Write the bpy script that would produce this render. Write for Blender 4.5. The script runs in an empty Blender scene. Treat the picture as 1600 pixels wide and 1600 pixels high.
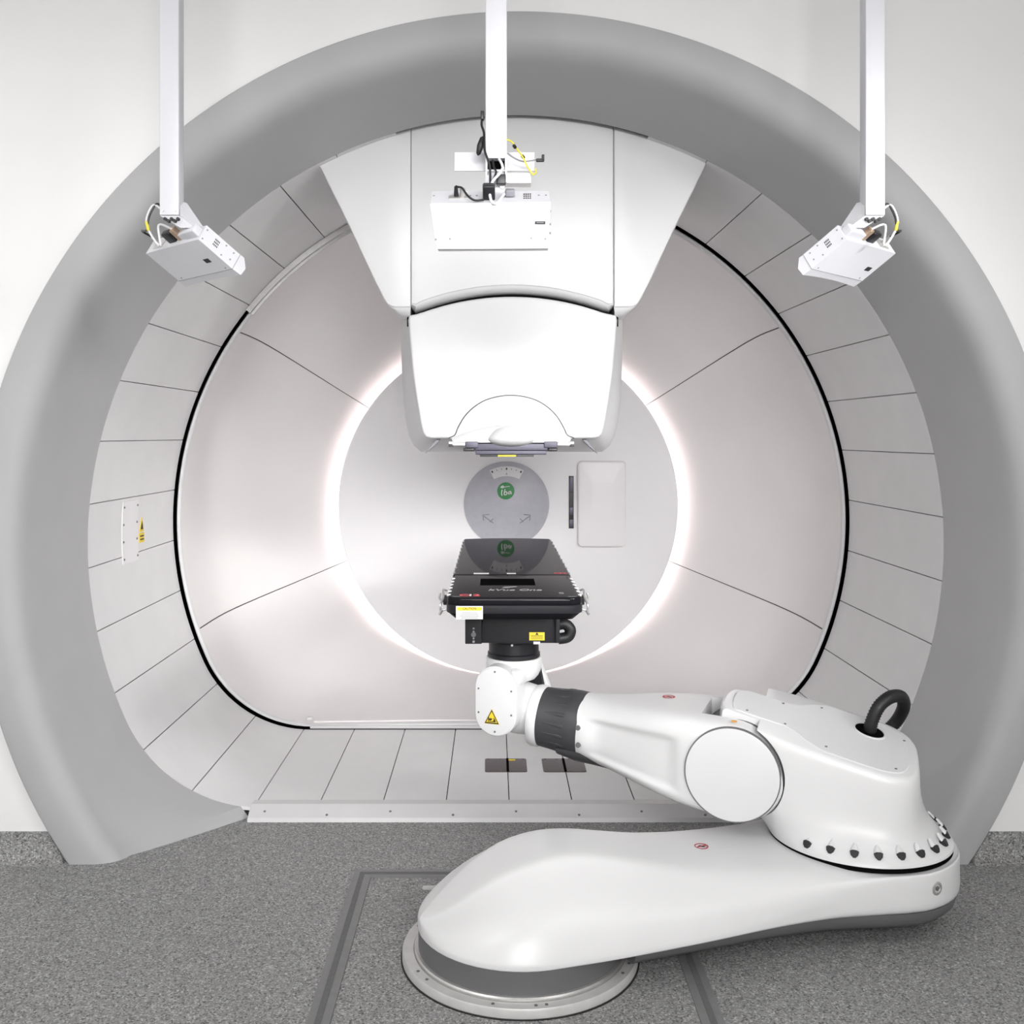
import bpy, bmesh, math
from math import sin, cos, pi, radians, sqrt, atan2, asin
from mathutils import Vector, Matrix

SC = bpy.context.scene
COL = SC.collection
F = 1600.0; VX, VY = 772.0, 680.0; EYE = 1.65

def P(px, py, d):
    """point of the room seen at photo pixel (px,py) at distance d in front of the camera"""
    return Vector(((px-VX)*d/F, d, EYE-(py-VY)*d/F))

# ------------------------------------------------------------------ materials
def mat(name, col, rough=.4, metal=0., var=.0, scale=8., spec=None, emit=None, estr=0., bump=0., coat=0.):
    m = bpy.data.materials.new(name); m.use_nodes = True
    nt = m.node_tree; b = nt.nodes['Principled BSDF']
    b.inputs['Base Color'].default_value = (*col, 1)
    b.inputs['Roughness'].default_value = rough
    b.inputs['Metallic'].default_value = metal
    if spec is not None: b.inputs['Specular IOR Level'].default_value = spec
    if coat: b.inputs['Coat Weight'].default_value = coat
    if emit:
        b.inputs['Emission Color'].default_value = (*emit, 1); b.inputs['Emission Strength'].default_value = estr
    if var or bump:
        tc = nt.nodes.new('ShaderNodeTexCoord'); n = nt.nodes.new('ShaderNodeTexNoise')
        n.inputs['Scale'].default_value = scale; n.inputs['Detail'].default_value = 4
        nt.links.new(tc.outputs['Object'], n.inputs['Vector'])
        if var:
            r = nt.nodes.new('ShaderNodeValToRGB')
            r.color_ramp.elements[0].position = .3; r.color_ramp.elements[1].position = .7
            r.color_ramp.elements[0].color = tuple(c*(1-var) for c in col)+(1,)
            r.color_ramp.elements[1].color = tuple(min(1, c*(1+var)) for c in col)+(1,)
            nt.links.new(n.outputs['Fac'], r.inputs['Fac']); nt.links.new(r.outputs['Color'], b.inputs['Base Color'])
        if bump:
            bp = nt.nodes.new('ShaderNodeBump'); bp.inputs['Strength'].default_value = bump; bp.inputs['Distance'].default_value = .002
            nt.links.new(n.outputs['Fac'], bp.inputs['Height']); nt.links.new(bp.outputs['Normal'], b.inputs['Normal'])
    return m

def floor_mat():
    m = bpy.data.materials.new('speckled_vinyl'); m.use_nodes = True
    nt = m.node_tree; b = nt.nodes['Principled BSDF']; L = nt.links.new
    tc = nt.nodes.new('ShaderNodeTexCoord')
    v = nt.nodes.new('ShaderNodeTexVoronoi'); v.inputs['Scale'].default_value = 210
    L(tc.outputs['Object'], v.inputs['Vector'])
    sep = nt.nodes.new('ShaderNodeSeparateColor'); L(v.outputs['Color'], sep.inputs['Color'])
    r = nt.nodes.new('ShaderNodeValToRGB'); cr = r.color_ramp; cr.interpolation = 'LINEAR'
    for pos, g in ((0., .09), (.12, .17), (.3, .25), (.62, .29), (.85, .36), (1., .54)):
        if pos in (0., 1.): e = cr.elements[0 if pos == 0. else -1]; e.position = pos
        else: e = cr.elements.new(pos)
        e.color = (g, g*.995, g*.985, 1)
    L(sep.outputs['Red'], r.inputs['Fac'])
    n = nt.nodes.new('ShaderNodeTexNoise'); n.inputs['Scale'].default_value = 2.2; n.inputs['Detail'].default_value = 3
    L(tc.outputs['Object'], n.inputs['Vector'])
    mx = nt.nodes.new('ShaderNodeMix'); mx.data_type = 'RGBA'; mx.blend_type = 'MULTIPLY'; mx.inputs['Factor'].default_value = .12
    L(r.outputs['Color'], mx.inputs['A']); L(n.outputs['Fac'], mx.inputs['B'])
    L(mx.outputs['Result'], b.inputs['Base Color'])
    b.inputs['Roughness'].default_value = .6; b.inputs['Specular IOR Level'].default_value = .3
    return m

def couch_mat():
    m = bpy.data.materials.new('polished_carbon'); m.use_nodes = True
    nt = m.node_tree; L = nt.links.new; nt.nodes.remove(nt.nodes['Principled BSDF'])
    out = nt.nodes['Material Output']
    d = nt.nodes.new('ShaderNodeBsdfDiffuse'); d.inputs['Color'].default_value = (.010, .0095, .0115, 1)
    g = nt.nodes.new('ShaderNodeBsdfGlossy'); g.inputs['Color'].default_value = (.70, .68, .68, 1); g.inputs['Roughness'].default_value = .03
    mx = nt.nodes.new('ShaderNodeMixShader')
    lw = nt.nodes.new('ShaderNodeFresnel'); lw.inputs['IOR'].default_value = 1.18
    mp = nt.nodes.new('ShaderNodeMath'); mp.operation = 'MULTIPLY'; mp.inputs[1].default_value = 1.0
    L(lw.outputs['Fac'], mp.inputs[0]); L(mp.outputs['Value'], mx.inputs['Fac'])
    L(d.outputs['BSDF'], mx.inputs[1]); L(g.outputs['BSDF'], mx.inputs[2]); L(mx.outputs['Shader'], out.inputs['Surface'])
    return m

M = dict(
    wall=mat('wall_paint', (.86, .857, .853), .7, var=.01, scale=3),
    ceiling=mat('ceiling_paint', (.82, .82, .82), .8, var=.01),
    floor=floor_mat(),
    ring=mat('portal_grey_paint', (.42, .42, .425), .58, var=.02, scale=5, bump=.02),
    tile=mat('panel_grey', (.76, .755, .758), .5, var=.02, scale=6),
    dish=mat('dish_paint', (.86, .83, .83), .55, var=.01, scale=4),
    disc=mat('disc_paint', (.82, .81, .82), .5, var=.01, scale=4),
    cover=mat('cover_paint', (.82, .80, .81), .4, var=.01, scale=4),
    grey_disc=mat('brushed_grey', (.44, .44, .485), .4, var=.04, scale=30),
    white=mat('white_enamel', (.73, .73, .733), .32, var=.008, scale=6),
    nozw=mat('nozzle_enamel', (.62, .62, .625), .35, var=.008, scale=6),
    white2=mat('white_plastic', (.70, .70, .708), .45, var=.008, scale=6),
    offw=mat('cream_plastic', (.66, .65, .61), .5, var=.02),
    lace=mat('laser_enamel', (.67, .67, .705), .4, var=.01, scale=20),
    black=mat('black_rubber', (.008, .008, .009), .5, var=.1, scale=20),
    blackp=mat('black_plastic', (.010, .0095, .013), .4, var=.1, scale=20),
    dark=mat('dark_void', (.005, .005, .005), .9, var=.1, spec=0.),
    seam=mat('seam_shadow_gap', (.05, .047, .047), .9, var=.05),
    slate=mat('slate_metal', (.075, .072, .10), .4, metal=.3, var=.05, scale=20),
    grey=mat('grey_plastic', (.135, .135, .14), .5, var=.03, scale=10),
    collar=mat('charcoal_rubber', (.052, .052, .057), .45, var=.04, scale=14),
    steel=mat('brushed_steel', (.62, .61, .60), .35, metal=.75, var=.05, scale=40),
    alum=mat('cast_aluminium', (.62, .61, .60), .45, metal=.25, var=.06, scale=25),
    rail=mat('rail_metal', (.22, .22, .22), .5, metal=.2, var=.05, scale=30),
    raild=mat('rail_rubber', (.13, .13, .13), .7, var=.08, scale=60),
    plate=mat('smoked_plate', (.075, .055, .058), .35, var=.05),
    thresh=mat('threshold_paint', (.63, .62, .625), .45, var=.02, scale=12),
    yellow=mat('sticker_yellow', (.82, .62, .03), .5, var=.02),
    orange=mat('marker_orange', (.75, .33, .03), .5, var=.02),
    red=mat('print_red', (.42, .05, .07), .5, var=.02),
    redl=mat('letter_red', (.75, .10, .12), .5, var=.02),
    green=mat('logo_green', (.035, .235, .07), .45, var=.03),
    print=mat('print_white', (.72, .72, .72), .5, var=.01),
    ink=mat('print_black', (.02, .02, .02), .6, var=.05),
    greyp=mat('print_grey', (.27, .27, .28), .6, var=.05),
    engr=mat('engraved_grey', (.23, .23, .26), .6, var=.05),
    couch=couch_mat(),
    cyel=mat('cable_yellow', (.70, .62, .05), .45, var=.03),
    cwht=mat('cable_white', (.72, .72, .72), .45, var=.03),
    copper=mat('connector_brass', (.50, .36, .26), .35, metal=.6, var=.05),
    led=mat('led_strip', (1, 1, 1), .5, var=.01, emit=(1, .87, .845), estr=6.0),
)

# ------------------------------------------------------------------ object helpers
ROOT = {}
def thing(name, label, cat, loc, group=None):
    o = bpy.data.objects.new(name, None); COL.objects.link(o); o.location = loc; o.empty_display_size = .1
    o['label'] = label; o['category'] = cat
    if group: o['group'] = group
    ROOT[o] = Vector(loc); return o

def tag(o, label, cat, group=None):
    o['label'] = label; o['category'] = cat
    if group: o['group'] = group
    return o

def mk(name, bm, m, parent=None, sharp=38, flat=False, recalc=True, label=None):
    ms = m if isinstance(m, (list, tuple)) else [m]
    if recalc: bmesh.ops.recalc_face_normals(bm, faces=bm.faces[:])
    if parent is not None: loc = ROOT[parent]
    else:
        xs = [v.co.x for v in bm.verts]; ys = [v.co.y for v in bm.verts]; zs = [v.co.z for v in bm.verts]
        loc = Vector(((min(xs)+max(xs))/2, (min(ys)+max(ys))/2, min(zs)))
    bmesh.ops.translate(bm, verts=bm.verts[:], vec=-loc)
    me = bpy.data.meshes.new(name); bm.to_mesh(me); bm.free()
    for x in ms: me.materials.append(M[x])
    if not flat:
        me.shade_smooth(); me.set_sharp_from_angle(angle=radians(sharp))
    o = bpy.data.objects.new(name, me); COL.objects.link(o)
    if parent is not None: o.parent = parent
    else: o.location = loc
    ROOT[o] = loc
    if label: o['label'] = label
    return o

def struct(name, bm, m, **k):
    o = mk(name, bm, m, **k); o['kind'] = 'structure'; return o

# ------------------------------------------------------------------ shape helpers (all add to a bmesh, world coordinates)
def loft(rings, closed=True, cap0=False, cap1=False, bm=None, mi=0):
    bm = bm or bmesh.new()
    R = [[bm.verts.new(p) for p in r] for r in rings]
    n = len(R[0])
    for a, b in zip(R, R[1:]):
        for i in range(n if closed else n-1):
            j = (i+1) % n
            try: f = bm.faces.new((a[i], a[j], b[j], b[i])); f.material_index = mi
            except ValueError: pass
    if cap0: bm.faces.new(R[0][::-1]).material_index = mi
    if cap1: bm.faces.new(R[-1]).material_index = mi
    return bm

def inset(pts, d):
    n = len(pts); out = []
    A = sum(pts[i][0]*pts[(i+1) % n][1]-pts[(i+1) % n][0]*pts[i][1] for i in range(n))
    sg = 1 if A > 0 else -1
    for i in range(n):
        p0, p1, p2 = Vector(pts[i-1]), Vector(pts[i]), Vector(pts[(i+1) % n])
        a = (p1-p0); b = (p2-p1)
        if a.length < 1e-9: a = b
        if b.length < 1e-9: b = a
        a.normalize(); b.normalize()
        na = Vector((-a.y, a.x))*sg; nb = Vector((-b.y, b.x))*sg
        m = na+nb
        if m.length < 1e-6: m = na
        m.normalize(); c = max(.5, m.dot(na))
        q = p1+m*(d/c); out.append((q.x, q.y))
    return out

BEV = [(1, 0), (.62, .08), (.29, .29), (.08, .62), (0, 1)]
def slab(pts, O, U, V, N, th, bev=0., bevb=0., bm=None, mi=0):
    """plate with outline pts (u,v); front face at O, body goes back along -N by th; rounded front (bev) and back (bevb) edges"""
    O, U, V, N = Vector(O), Vector(U), Vector(V), Vector(N)
    q = lambda ps, w: [O+U*a+V*b+N*w for a, b in ps]
    rings = []
    if bev > 0:
        for i, w in BEV: rings.append(q(inset(pts, bev*i), -bev*w))
    else: rings.append(q(pts, 0))
    if bevb > 0:
        for i, w in BEV[::-1]: rings.append(q(inset(pts, bevb*i), -th+bevb*w))
    else: rings.append(q(pts, -th))
    return loft(rings, True, True, True, bm, mi)

def rrect(w, h, r, seg=5, cx=0., cy=0.):
    out = []
    for sx, sy, a0 in ((1, -1, -90), (1, 1, 0), (-1, 1, 90), (-1, -1, 180)):
        for k in range(seg+1):
            a = radians(a0+90*k/seg); out.append((cx+sx*(w/2-r)+r*cos(a), cy+sy*(h/2-r)+r*sin(a)))
    return out

def circ(r, n=48, cx=0., cy=0., a0=0.):
    return [(cx+r*cos(2*pi*k/n+a0), cy+r*sin(2*pi*k/n+a0)) for k in range(n)]

X, Y, Z = Vector((1, 0, 0)), Vector((0, 1, 0)), Vector((0, 0, 1))
def box(c, s, bev=.0, U=X, V=Y, N=Z, bm=None, mi=0):
    """box with centre c, size s along U,V,N"""
    c = Vector(c); r = min(bev*1.2, min(s[0], s[1])*.45)
    pts = rrect(s[0], s[1], r, 3) if bev else [(-s[0]/2, -s[1]/2), (s[0]/2, -s[1]/2), (s[0]/2, s[1]/2), (-s[0]/2, s[1]/2)]
    return slab(pts, c+Vector(N)*(s[2]/2), U, V, N, s[2], bev, bev, bm, mi)

def cyl(c0, c1, r0, r1=None, n=40, bev=0., bm=None, mi=0):
    c0, c1 = Vector(c0), Vector(c1); r1 = r0 if r1 is None else r1
    a = (c1-c0); L = a.length; a.normalize(); t = a.orthogonal().normalized(); s = a.cross(t)
    prof = []
    if bev: prof += [(r0-bev*i, bev*w) for i, w in BEV] + [(r1-bev*i, L-bev*w) for i, w in BEV[::-1]]
    else: prof = [(r0, 0), (r1, L)]
    rings = [[c0+a*w+(t*cos(2*pi*k/n)+s*sin(2*pi*k/n))*r for k in range(n)] for r, w in prof]
    return loft(rings, True, True, True, bm, mi)

def lathe(prof, c=(0, 0, 0), ax=Z, n=64, cap0=True, cap1=True, bm=None, mi=0):
    c = Vector(c); a = Vector(ax).normalized(); t = (X if abs(a.x) < .8 else Y); t = (t-a*t.dot(a)).normalized(); s = a.cross(t)
    rings = [[c+a*w+(t*cos(2*pi*k/n)+s*sin(2*pi*k/n))*r for k in range(n)] for r, w in prof]
    return loft(rings, True, cap0, cap1, bm, mi)

def smooth_path(pts, sub=8):
    pts = [Vector(p) for p in pts]; out = []
    for i in range(len(pts)-1):
        p0 = pts[max(0, i-1)]; p1 = pts[i]; p2 = pts[i+1]; p3 = pts[min(len(pts)-1, i+2)]
        for k in range(sub):
            t = k/sub
            out.append(.5*((2*p1)+(p2-p0)*t+(2*p0-5*p1+4*p2-p3)*t*t+(3*p1-p0-3*p2+p3)*t**3))
    out.append(pts[-1]); return out

def tube(pts, r, n=10, sub=8, smooth=True, rib=0., bm=None, mi=0):
    path = smooth_path(pts, sub) if smooth else [Vector(p) for p in pts]
    t = (path[1]-path[0]).normalized(); u = t.orthogonal().normalized(); rings = []
    for i, p in enumerate(path):
        t2 = (path[min(i+1, len(path)-1)]-path[max(i-1, 0)])
        if t2.length > 1e-9: t2.normalize()
        else: t2 = t
        u = (u-t2*u.dot(t2)).normalized(); v = t2.cross(u); t = t2
        rr = r*(1-rib*(i % 2))
        rings.append([p+(u*cos(2*pi*k/n)+v*sin(2*pi*k/n))*rr for k in range(n)])
    return loft(rings, True, True, True, bm, mi)

def text_bm(s, size, O, U, V, N, depth=.0008, align='CENTER', shear=0., bold=0., sx=1.):
    cu = bpy.data.curves.new('t', 'FONT'); cu.body = s; cu.size = size; cu.align_x = align; cu.align_y = 'CENTER'
    cu.extrude = depth; cu.shear = shear; cu.offset = bold; cu.resolution_u = 3
    ob = bpy.data.objects.new('t', cu); COL.objects.link(ob)
    dg = bpy.context.evaluated_depsgraph_get(); dg.update()
    me = bpy.data.meshes.new_from_object(ob.evaluated_get(dg))
    bm = bmesh.new(); bm.from_mesh(me)
    bpy.data.objects.remove(ob); bpy.data.curves.remove(cu); bpy.data.meshes.remove(me)
    O, U, V, N = Vector(O), Vector(U), Vector(V), Vector(N)
    for v in bm.verts: v.co = O+U*(v.co.x*sx)+V*v.co.y+N*v.co.z
    for f in bm.faces: f.material_index = 0
    return bm

def boolean(bm, cutters, op='DIFFERENCE'):
    """apply exact booleans to a bmesh and return a new bmesh"""
    bmesh.ops.recalc_face_normals(bm, faces=bm.faces[:])
    me = bpy.data.meshes.new('b'); bm.to_mesh(me); bm.free()
    ob = bpy.data.objects.new('b', me); COL.objects.link(ob); tmp = [ob]
    for c in cutters:
        bmesh.ops.recalc_face_normals(c, faces=c.faces[:])
        m2 = bpy.data.meshes.new('c'); c.to_mesh(m2); c.free()
        o2 = bpy.data.objects.new('c', m2); COL.objects.link(o2); tmp.append(o2)
        md = ob.modifiers.new('x', 'BOOLEAN'); md.operation = op; md.object = o2; md.solver = 'EXACT'
    dg = bpy.context.evaluated_depsgraph_get(); dg.update()
    r = bpy.data.meshes.new_from_object(ob.evaluated_get(dg))
    out = bmesh.new(); out.from_mesh(r); bpy.data.meshes.remove(r)
    for o in tmp:
        d = o.data; bpy.data.objects.remove(o); bpy.data.meshes.remove(d)
    return out

def interp(x, tab):
    if x <= tab[0][0]: return tab[0][1]
    for (a, ya), (b, yb) in zip(tab, tab[1:]):
        if x <= b:
            t = (x-a)/(b-a); t = t*t*(3-2*t) if len(tab) < 3 else t
            return ya+(yb-ya)*t
    return tab[-1][1]

def spl(x, tab):
    """smooth (Catmull-Rom) table lookup"""
    n = len(tab)
    if x <= tab[0][0]: return tab[0][1]
    if x >= tab[-1][0]: return tab[-1][1]
    for i in range(n-1):
        if x <= tab[i+1][0]:
            x1, y1 = tab[i]; x2, y2 = tab[i+1]; x0, y0 = tab[max(0, i-1)]; x3, y3 = tab[min(n-1, i+2)]
            m1 = (y2-y0)/(x2-x0) if x2 != x0 else 0; m2 = (y3-y1)/(x3-x1) if x3 != x1 else 0
            h = x2-x1; t = (x-x1)/h
            return (2*t**3-3*t*t+1)*y1+(t**3-2*t*t+t)*h*m1+(-2*t**3+3*t*t)*y2+(t**3-t*t)*h*m2

def screws(name, pts, N, r, m, parent, n=10, th=.002):
    for p in pts:
        mk(name, cyl(Vector(p)-Vector(N)*.003, Vector(p)+Vector(N)*th, r, r*.85, n), m, parent)

# ------------------------------------------------------------------ setting
AX, AZ = .094, 1.183            # treatment axis
R0 = 1.848                      # tunnel radius
DW, DF, DB = 3.965, 4.42, 5.60  # wall, tunnel mouth, tunnel end
PF = .042                       # tunnel floor height
FC, FZ, RC = 1.1, -.502, .639   # rounded lower corners of the tunnel
def rho(a):
    c, s = cos(a), sin(a)
    if s > -.4152: return R0
    if s < -.7200: return (AZ-PF)/-s
    k = abs(c)*FC+s*FZ
    return k+sqrt(max(0, k*k-(FC*FC+FZ*FZ)+RC*RC))
def sec(a, d, k=1., off=0.):
    r = rho(a)*k-off; return Vector((AX+r*cos(a), d, AZ+r*sin(a)))

# floor
bm = bmesh.new()
struct('floor', box((0, 2.15, -.05), (8.4, 10.5, .1), bm=bm), 'floor', flat=True)
# back wall with the round opening
RO = 2.095
th0 = asin(AZ/RO)
angs = sorted([-th0+(pi+2*th0)*k/96 for k in range(97)] + [atan2(3.6-AZ, 4-AX), atan2(3.6-AZ, -4-AX)])
inn, out = [], []
for a in angs:
    c, s = cos(a), sin(a); inn.append((AX+RO*c, max(0, AZ+RO*s)))
    if s < .02: out.append((4. if c > 0 else -4., max(0, AZ+RO*s)))
    else:
        t = min((3.6-AZ)/s, ((4-AX) if c > 0 else (4+AX))/max(1e-6, abs(c)))
        out.append((AX+t*c, AZ+t*s))
rr = [[Vector((x, DW, z)) for x, z in inn], [Vector((x, DW, z)) for x, z in out], [Vector((x, DW+.2, z)) for x, z in out], [Vector((x, DW+.2, z)) for x, z in inn]]
bm = loft(rr+[rr[0]], closed=False)
struct('wall_back', bm, 'wall', flat=True)
struct('wall_left', box((-4.1, 2.15, 1.8), (.2, 10.3, 3.6)), 'wall', flat=True)
struct('wall_right', box((4.1, 2.15, 1.8), (.2, 10.3, 3.6)), 'wall', flat=True)
struct('wall_front', box((0, -3.1, 1.8), (8.4, .2, 3.6)), 'wall', flat=True)
struct('wall_rear', box((0, 7.3, 1.8), (8.0, .2, 3.6)), 'wall', flat=True)
struct('ceiling', box((0, 2.15, 3.65), (8.4, 10.5, .1)), 'ceiling', flat=True)
# coved vinyl skirting either side of the opening
for side, nm in ((-1, 'left'), (1, 'right')):
    prof = [(0, DW-.05), (.006, DW-.028), (.016, DW-.014), (.03, DW-.007), (.116, DW-.005), (.116, DW+.002), (0, DW+.002)]
    rings = []
    for e in (0, 1):
        ring = []
        for z, d in prof:
            xe = AX+side*(sqrt(2.112**2-(AZ-z)**2)) if e == 0 else side*4.
            ring.append(Vector((xe, d, z)))
        rings.append(ring)
    struct('baseboard_'+nm, loft(rings, True, True, True), 'floor')

# ------------------------------------------------------------------ portal ring
def circ_pt(R, t, d, zc=0.):
    e = asin((AZ-zc)/R); a = -e+(pi+2*e)*t
    return Vector((AX+R*cos(a), d, AZ+R*sin(a)))
eS = atan2(AZ-PF, 1.155)
def sec_pt(t, d):
    return sec(-eS+(pi+2*eS)*t, d)
NT = 288
prof = [(2.10, DW+.05), (2.10, 3.945), (2.094, 3.937), (2.085, 3.935), (2.05, 3.935), (2.012, 3.936), (1.990, 3.941), (1.968, 3.952), (1.949, 3.970), (1.936, 3.993), (1.928, 4.02)]
rings = [[circ_pt(R, k/NT, d) for k in range(NT+1)] for R, d in prof]
for b in (.12, .3, .5, .7, .85, 1.):
    d = 4.02+(DF-4.02)*b
    b2 = b**.93
    ring = [circ_pt(1.928, k/NT, d).lerp(sec_pt(k/NT, d), b2) for k in range(NT+1)]
    rings.append(ring)
rings.append([sec(-eS+(pi+2*eS)*k/NT, DF, off=-.05) for k in range(NT+1)])
for r in rings: r[0].z = 0; r[-1].z = 0
bm = loft(rings, closed=False)
portal = mk('portal_ring', bm, 'ring', sharp=30)
tag(portal, 'large grey horseshoe-shaped ring framing the round tunnel opening in the white wall', 'archway')

# ------------------------------------------------------------------ tunnel lining
tun = thing('tunnel_lining', 'light grey slatted tunnel lining with flat floor inside the grey ring', 'tunnel', (AX, 5.0, 0))
# perimeter polyline, starting at the floor centre and going right, up and round
N = 2400; poly = []
for k in range(N+1):
    a = -pi/2+2*pi*k/N; r = rho(a); poly.append((r*cos(a), r*sin(a), a))
cum = [0.]
for p, q in zip(poly, poly[1:]): cum.append(cum[-1]+sqrt((q[0]-p[0])**2+(q[1]-p[1])**2))
PER = cum[-1]
def at_len(s):
    s %= PER
    lo, hi = 0, N
    while hi-lo > 1:
        m = (lo+hi)//2
        if cum[m] <= s: lo = m
        else: hi = m
    t = (s-cum[lo])/(cum[hi]-cum[lo]); p, q = poly[lo], poly[hi]
    return p[0]+(q[0]-p[0])*t, p[1]+(q[1]-p[1])*t, p[2]+(q[2]-p[2])*t
NP = round(PER/.2745); pitch = PER/NP; gap = .0045
bm = bmesh.new()
for i in range(NP):
    s0 = -.028+i*pitch+gap/2; s1 = s0+pitch-gap
    mid = at_len((s0+s1)/2)[2]
    if abs(mid-pi/2) < radians(17.5): continue       # the nozzle fills this stretch
    rings = []
    inner, outer = [], []
    for k in range(7):
        x, z, a = at_len(s0+(s1-s0)*k/6)
        n2 = Vector((-x, -z)).normalized()
        inner.append((x, z)); outer.append((x-n2.x*.02, z-n2.y*.02))
    loop = inner+outer[::-1]
    ins = inset(loop, .0015)
    d1 = DB-.006
    bm = loft([[Vector((AX+x, DF+.004, AZ+z)) for x, z in loop], [Vector((AX+x, d1, AZ+z)) for x, z in loop]], True, True, True, bm)
mk('panel', bm, 'tile', tun, sharp=20)
# dark shell behind the panels
def ring_at(d, off, n=200): return [sec(-pi/2+2*pi*k/n, d, off=off) for k in range(n)]
mk('shell', loft([ring_at(DF+.002, -.021), ring_at(DB+.12, -.021)]), 'dark', tun)
# guide rail at the inner end, either side of the nozzle
for a0, a1 in ((114, 141.5), (62.5, 66.5)):
    rings = []
    for k in range(25):
        a = radians(a0+(a1-a0)*k/24)
        rings.append([sec(a, d, off=o) for d, o in ((DB-.03, .002), (DB-.03, .030), (DB-.018, .034), (DB-.014, .046), (DB+.001, .046), (DB+.001, .002))])
    mk('guide_rail', loft(rings, True, True, True), 'rail' if 0 else 'steel', tun)
# access plate and sticker on the left flank
def flank(d, z, lift): return Vector((AX-sqrt(R0**2-(z-AZ)**2)+lift, d, z))
def flank_patch(d0, d1, z0, z1, lift, n=8):
    rings = []
    for k in range(n+1):
        z = z0+(z1-z0)*k/n
        rings.append([flank(d0, z, -.001), flank(d0, z, lift), flank(d1, z, lift), flank(d1, z, -.001)])
    return loft(rings, True, True, True)
ap = mk('access_plate', flank_patch(4.82, 5.03, 1.04, 1.335, .004), 'cover', tun, label='screwed white access plate')
for d in (4.835, 5.015):
    for k in range(4):
        z = 1.062+.082*k; p = flank(d, z, .004)
        mk('screw', cyl(p, p+X*.003, .006, .005, 8), 'grey', ap)
bm = bmesh.new()
for (d0, d1, z0, z1) in ((5.05, 5.125, 1.125, 1.165), (5.055, 5.12, 1.17, 1.2)): flank_patch
st = mk('warning_sticker', flank_patch(5.055, 5.125, 1.118, 1.165, .003, 2), 'yellow', tun, label='yellow warning sticker')
mk('sticker_text', flank_patch(5.065, 5.115, 1.13, 1.137, .0045, 2), 'ink', st)
mk('sticker_text', flank_patch(5.065, 5.115, 1.146, 1.153, .0045, 2), 'ink', st)
tri = [flank(5.06, 1.172, .003), flank(5.12, 1.172, .003), flank(5.09, 1.245, .003)]
mk('warning_sticker', loft([tri, [p-X*.004 for p in tri]], True, True, True), 'yellow', tun, label='yellow warning triangle')
cen = sum(tri, Vector())/3
t2 = [cen+(p-cen)*.55+X*.0015 for p in tri]
mk('triangle_symbol', loft([t2, [p-X*.002 for p in t2]], True, True, True), 'ink', st)
# smoked inspection plates in the tunnel floor
for x0, x1, rgt in ((758, 823, 0), (848, 914, 1)):
    d0, d1 = 4.885, 5.085
    c0 = ((x0-VX)*4.98/F+(x1-VX)*4.98/F)/2; w = (x1-x0)*4.98/F
    ip = mk('inspection_plate', slab(rrect(w, d1-d0, .012, 4), (c0, (d0+d1)/2, PF+.003), X, Y, Z, .004, .001), 'plate', tun, label='smoked brown inspection plate')
    xs = AX-.028+pitch*(0 if not rgt else 1)
    mk('joint_gap', box((xs, (d0+d1)/2, PF+.0035), (.012, d1-d0, .002)), 'dark', ip)
    for k in range(4):
        for dd in (d0+.012, d1-.012):
            p = Vector((c0-w*.42+w*.28*k, dd, PF+.003)); mk('screw', cyl(p, p+Z*.002, .004, .004, 8), 'grey', ip)
    if not rgt:
        mk('sticker', box((c0+.03, d1-.025, PF+.0035), (.035, .02, .002)), 'yellow', ip)
# threshold strip
rings = []
for x in (AX-1.146, AX+1.146):
    rings.append([Vector((x, d, z)) for d, z in ((4.50, PF+.001), (4.50, PF+.006), (4.44, PF+.010), (4.43, PF+.006), (4.395, .030), (4.368, .018), (4.364, .0), (4.50, .0))])
th = mk('threshold', loft(rings, True, True, True), 'thresh', tun, sharp=20)
for k in range(9):
    p = Vector((AX-1.08+.27*k, 4.383 if k % 2 else 4.402, .0265 if k % 2 else .034)); mk('screw', cyl(p-Z*.004, p+Z*.0015, .006, .005, 8), 'grey', th)

# ------------------------------------------------------------------ rear dish
dish = thing('rear_dish', 'pale pinkish bowl-shaped rear shell at the far end of the tunnel', 'bowl', (AX, 6.2, 0))
seams = [radians(a) for a in (145.3, 199.2, 35.7, -19.3)]
NA = 360; angs = [2*pi*k/NA for k in range(NA)]; flag = []
A2 = []
for a in angs:
    hit = None
    for s in seams:
        if abs((a-s+pi) % (2*pi)-pi) < pi/NA*1.01: hit = s
    if hit is not None and (not A2 or A2[-1][1] != 'x%.2f' % hit):
        w = .0016; A2 += [(hit-w*1.6, 'x%.2f' % hit), (hit-w, 'x%.2f' % hit), (hit+w, 'x%.2f' % hit), (hit+w*1.6, 'x%.2f' % hit)]
    elif hit is None: A2.append((a, ''))
isd = []
for i, (a, t) in enumerate(A2):
    nx = A2[(i+1) % len(A2)]
    isd.append(bool(t) and nx[1] == t and A2[i-1][1] == t)
RB = 1.14; DD = 6.90
prof = [(0, 5.625, .0), (0, 5.75, 0), (0, 5.88, 0), (.012, 6.0, 0), (.035, 6.09, 0), (.08, 6.175, 0), (.15, 6.26, 0), (.25, 6.35, 0), (.4, 6.46, 0), (.55, 6.565, 0), (.7, 6.67, 0), (.85, 6.785, 0), (1, DD, 0)]
rings = []
for b, d, _ in prof:
    ring = []
    for i, (a, t) in enumerate(A2):
        r = (rho(a)-.036)*(1-b)+RB*b
        deep = bool(t) and A2[i-1][1] == t and A2[(i+1) % len(A2)][1] == t
        r += .003 if deep else 0
        ring.append(Vector((AX+r*cos(a), d, AZ+r*sin(a))))
    rings.append(ring)
bm = loft(rings)
bm.faces.index_update(); bm.faces.ensure_lookup_table()
nn = len(A2)
for f in bm.faces:
    i = f.index % nn
    if isd[i] and isd[(i+1) % nn]: f.material_index = 1
mk('bowl', bm, ['dish', 'seam'], dish, sharp=50, recalc=False)
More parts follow.
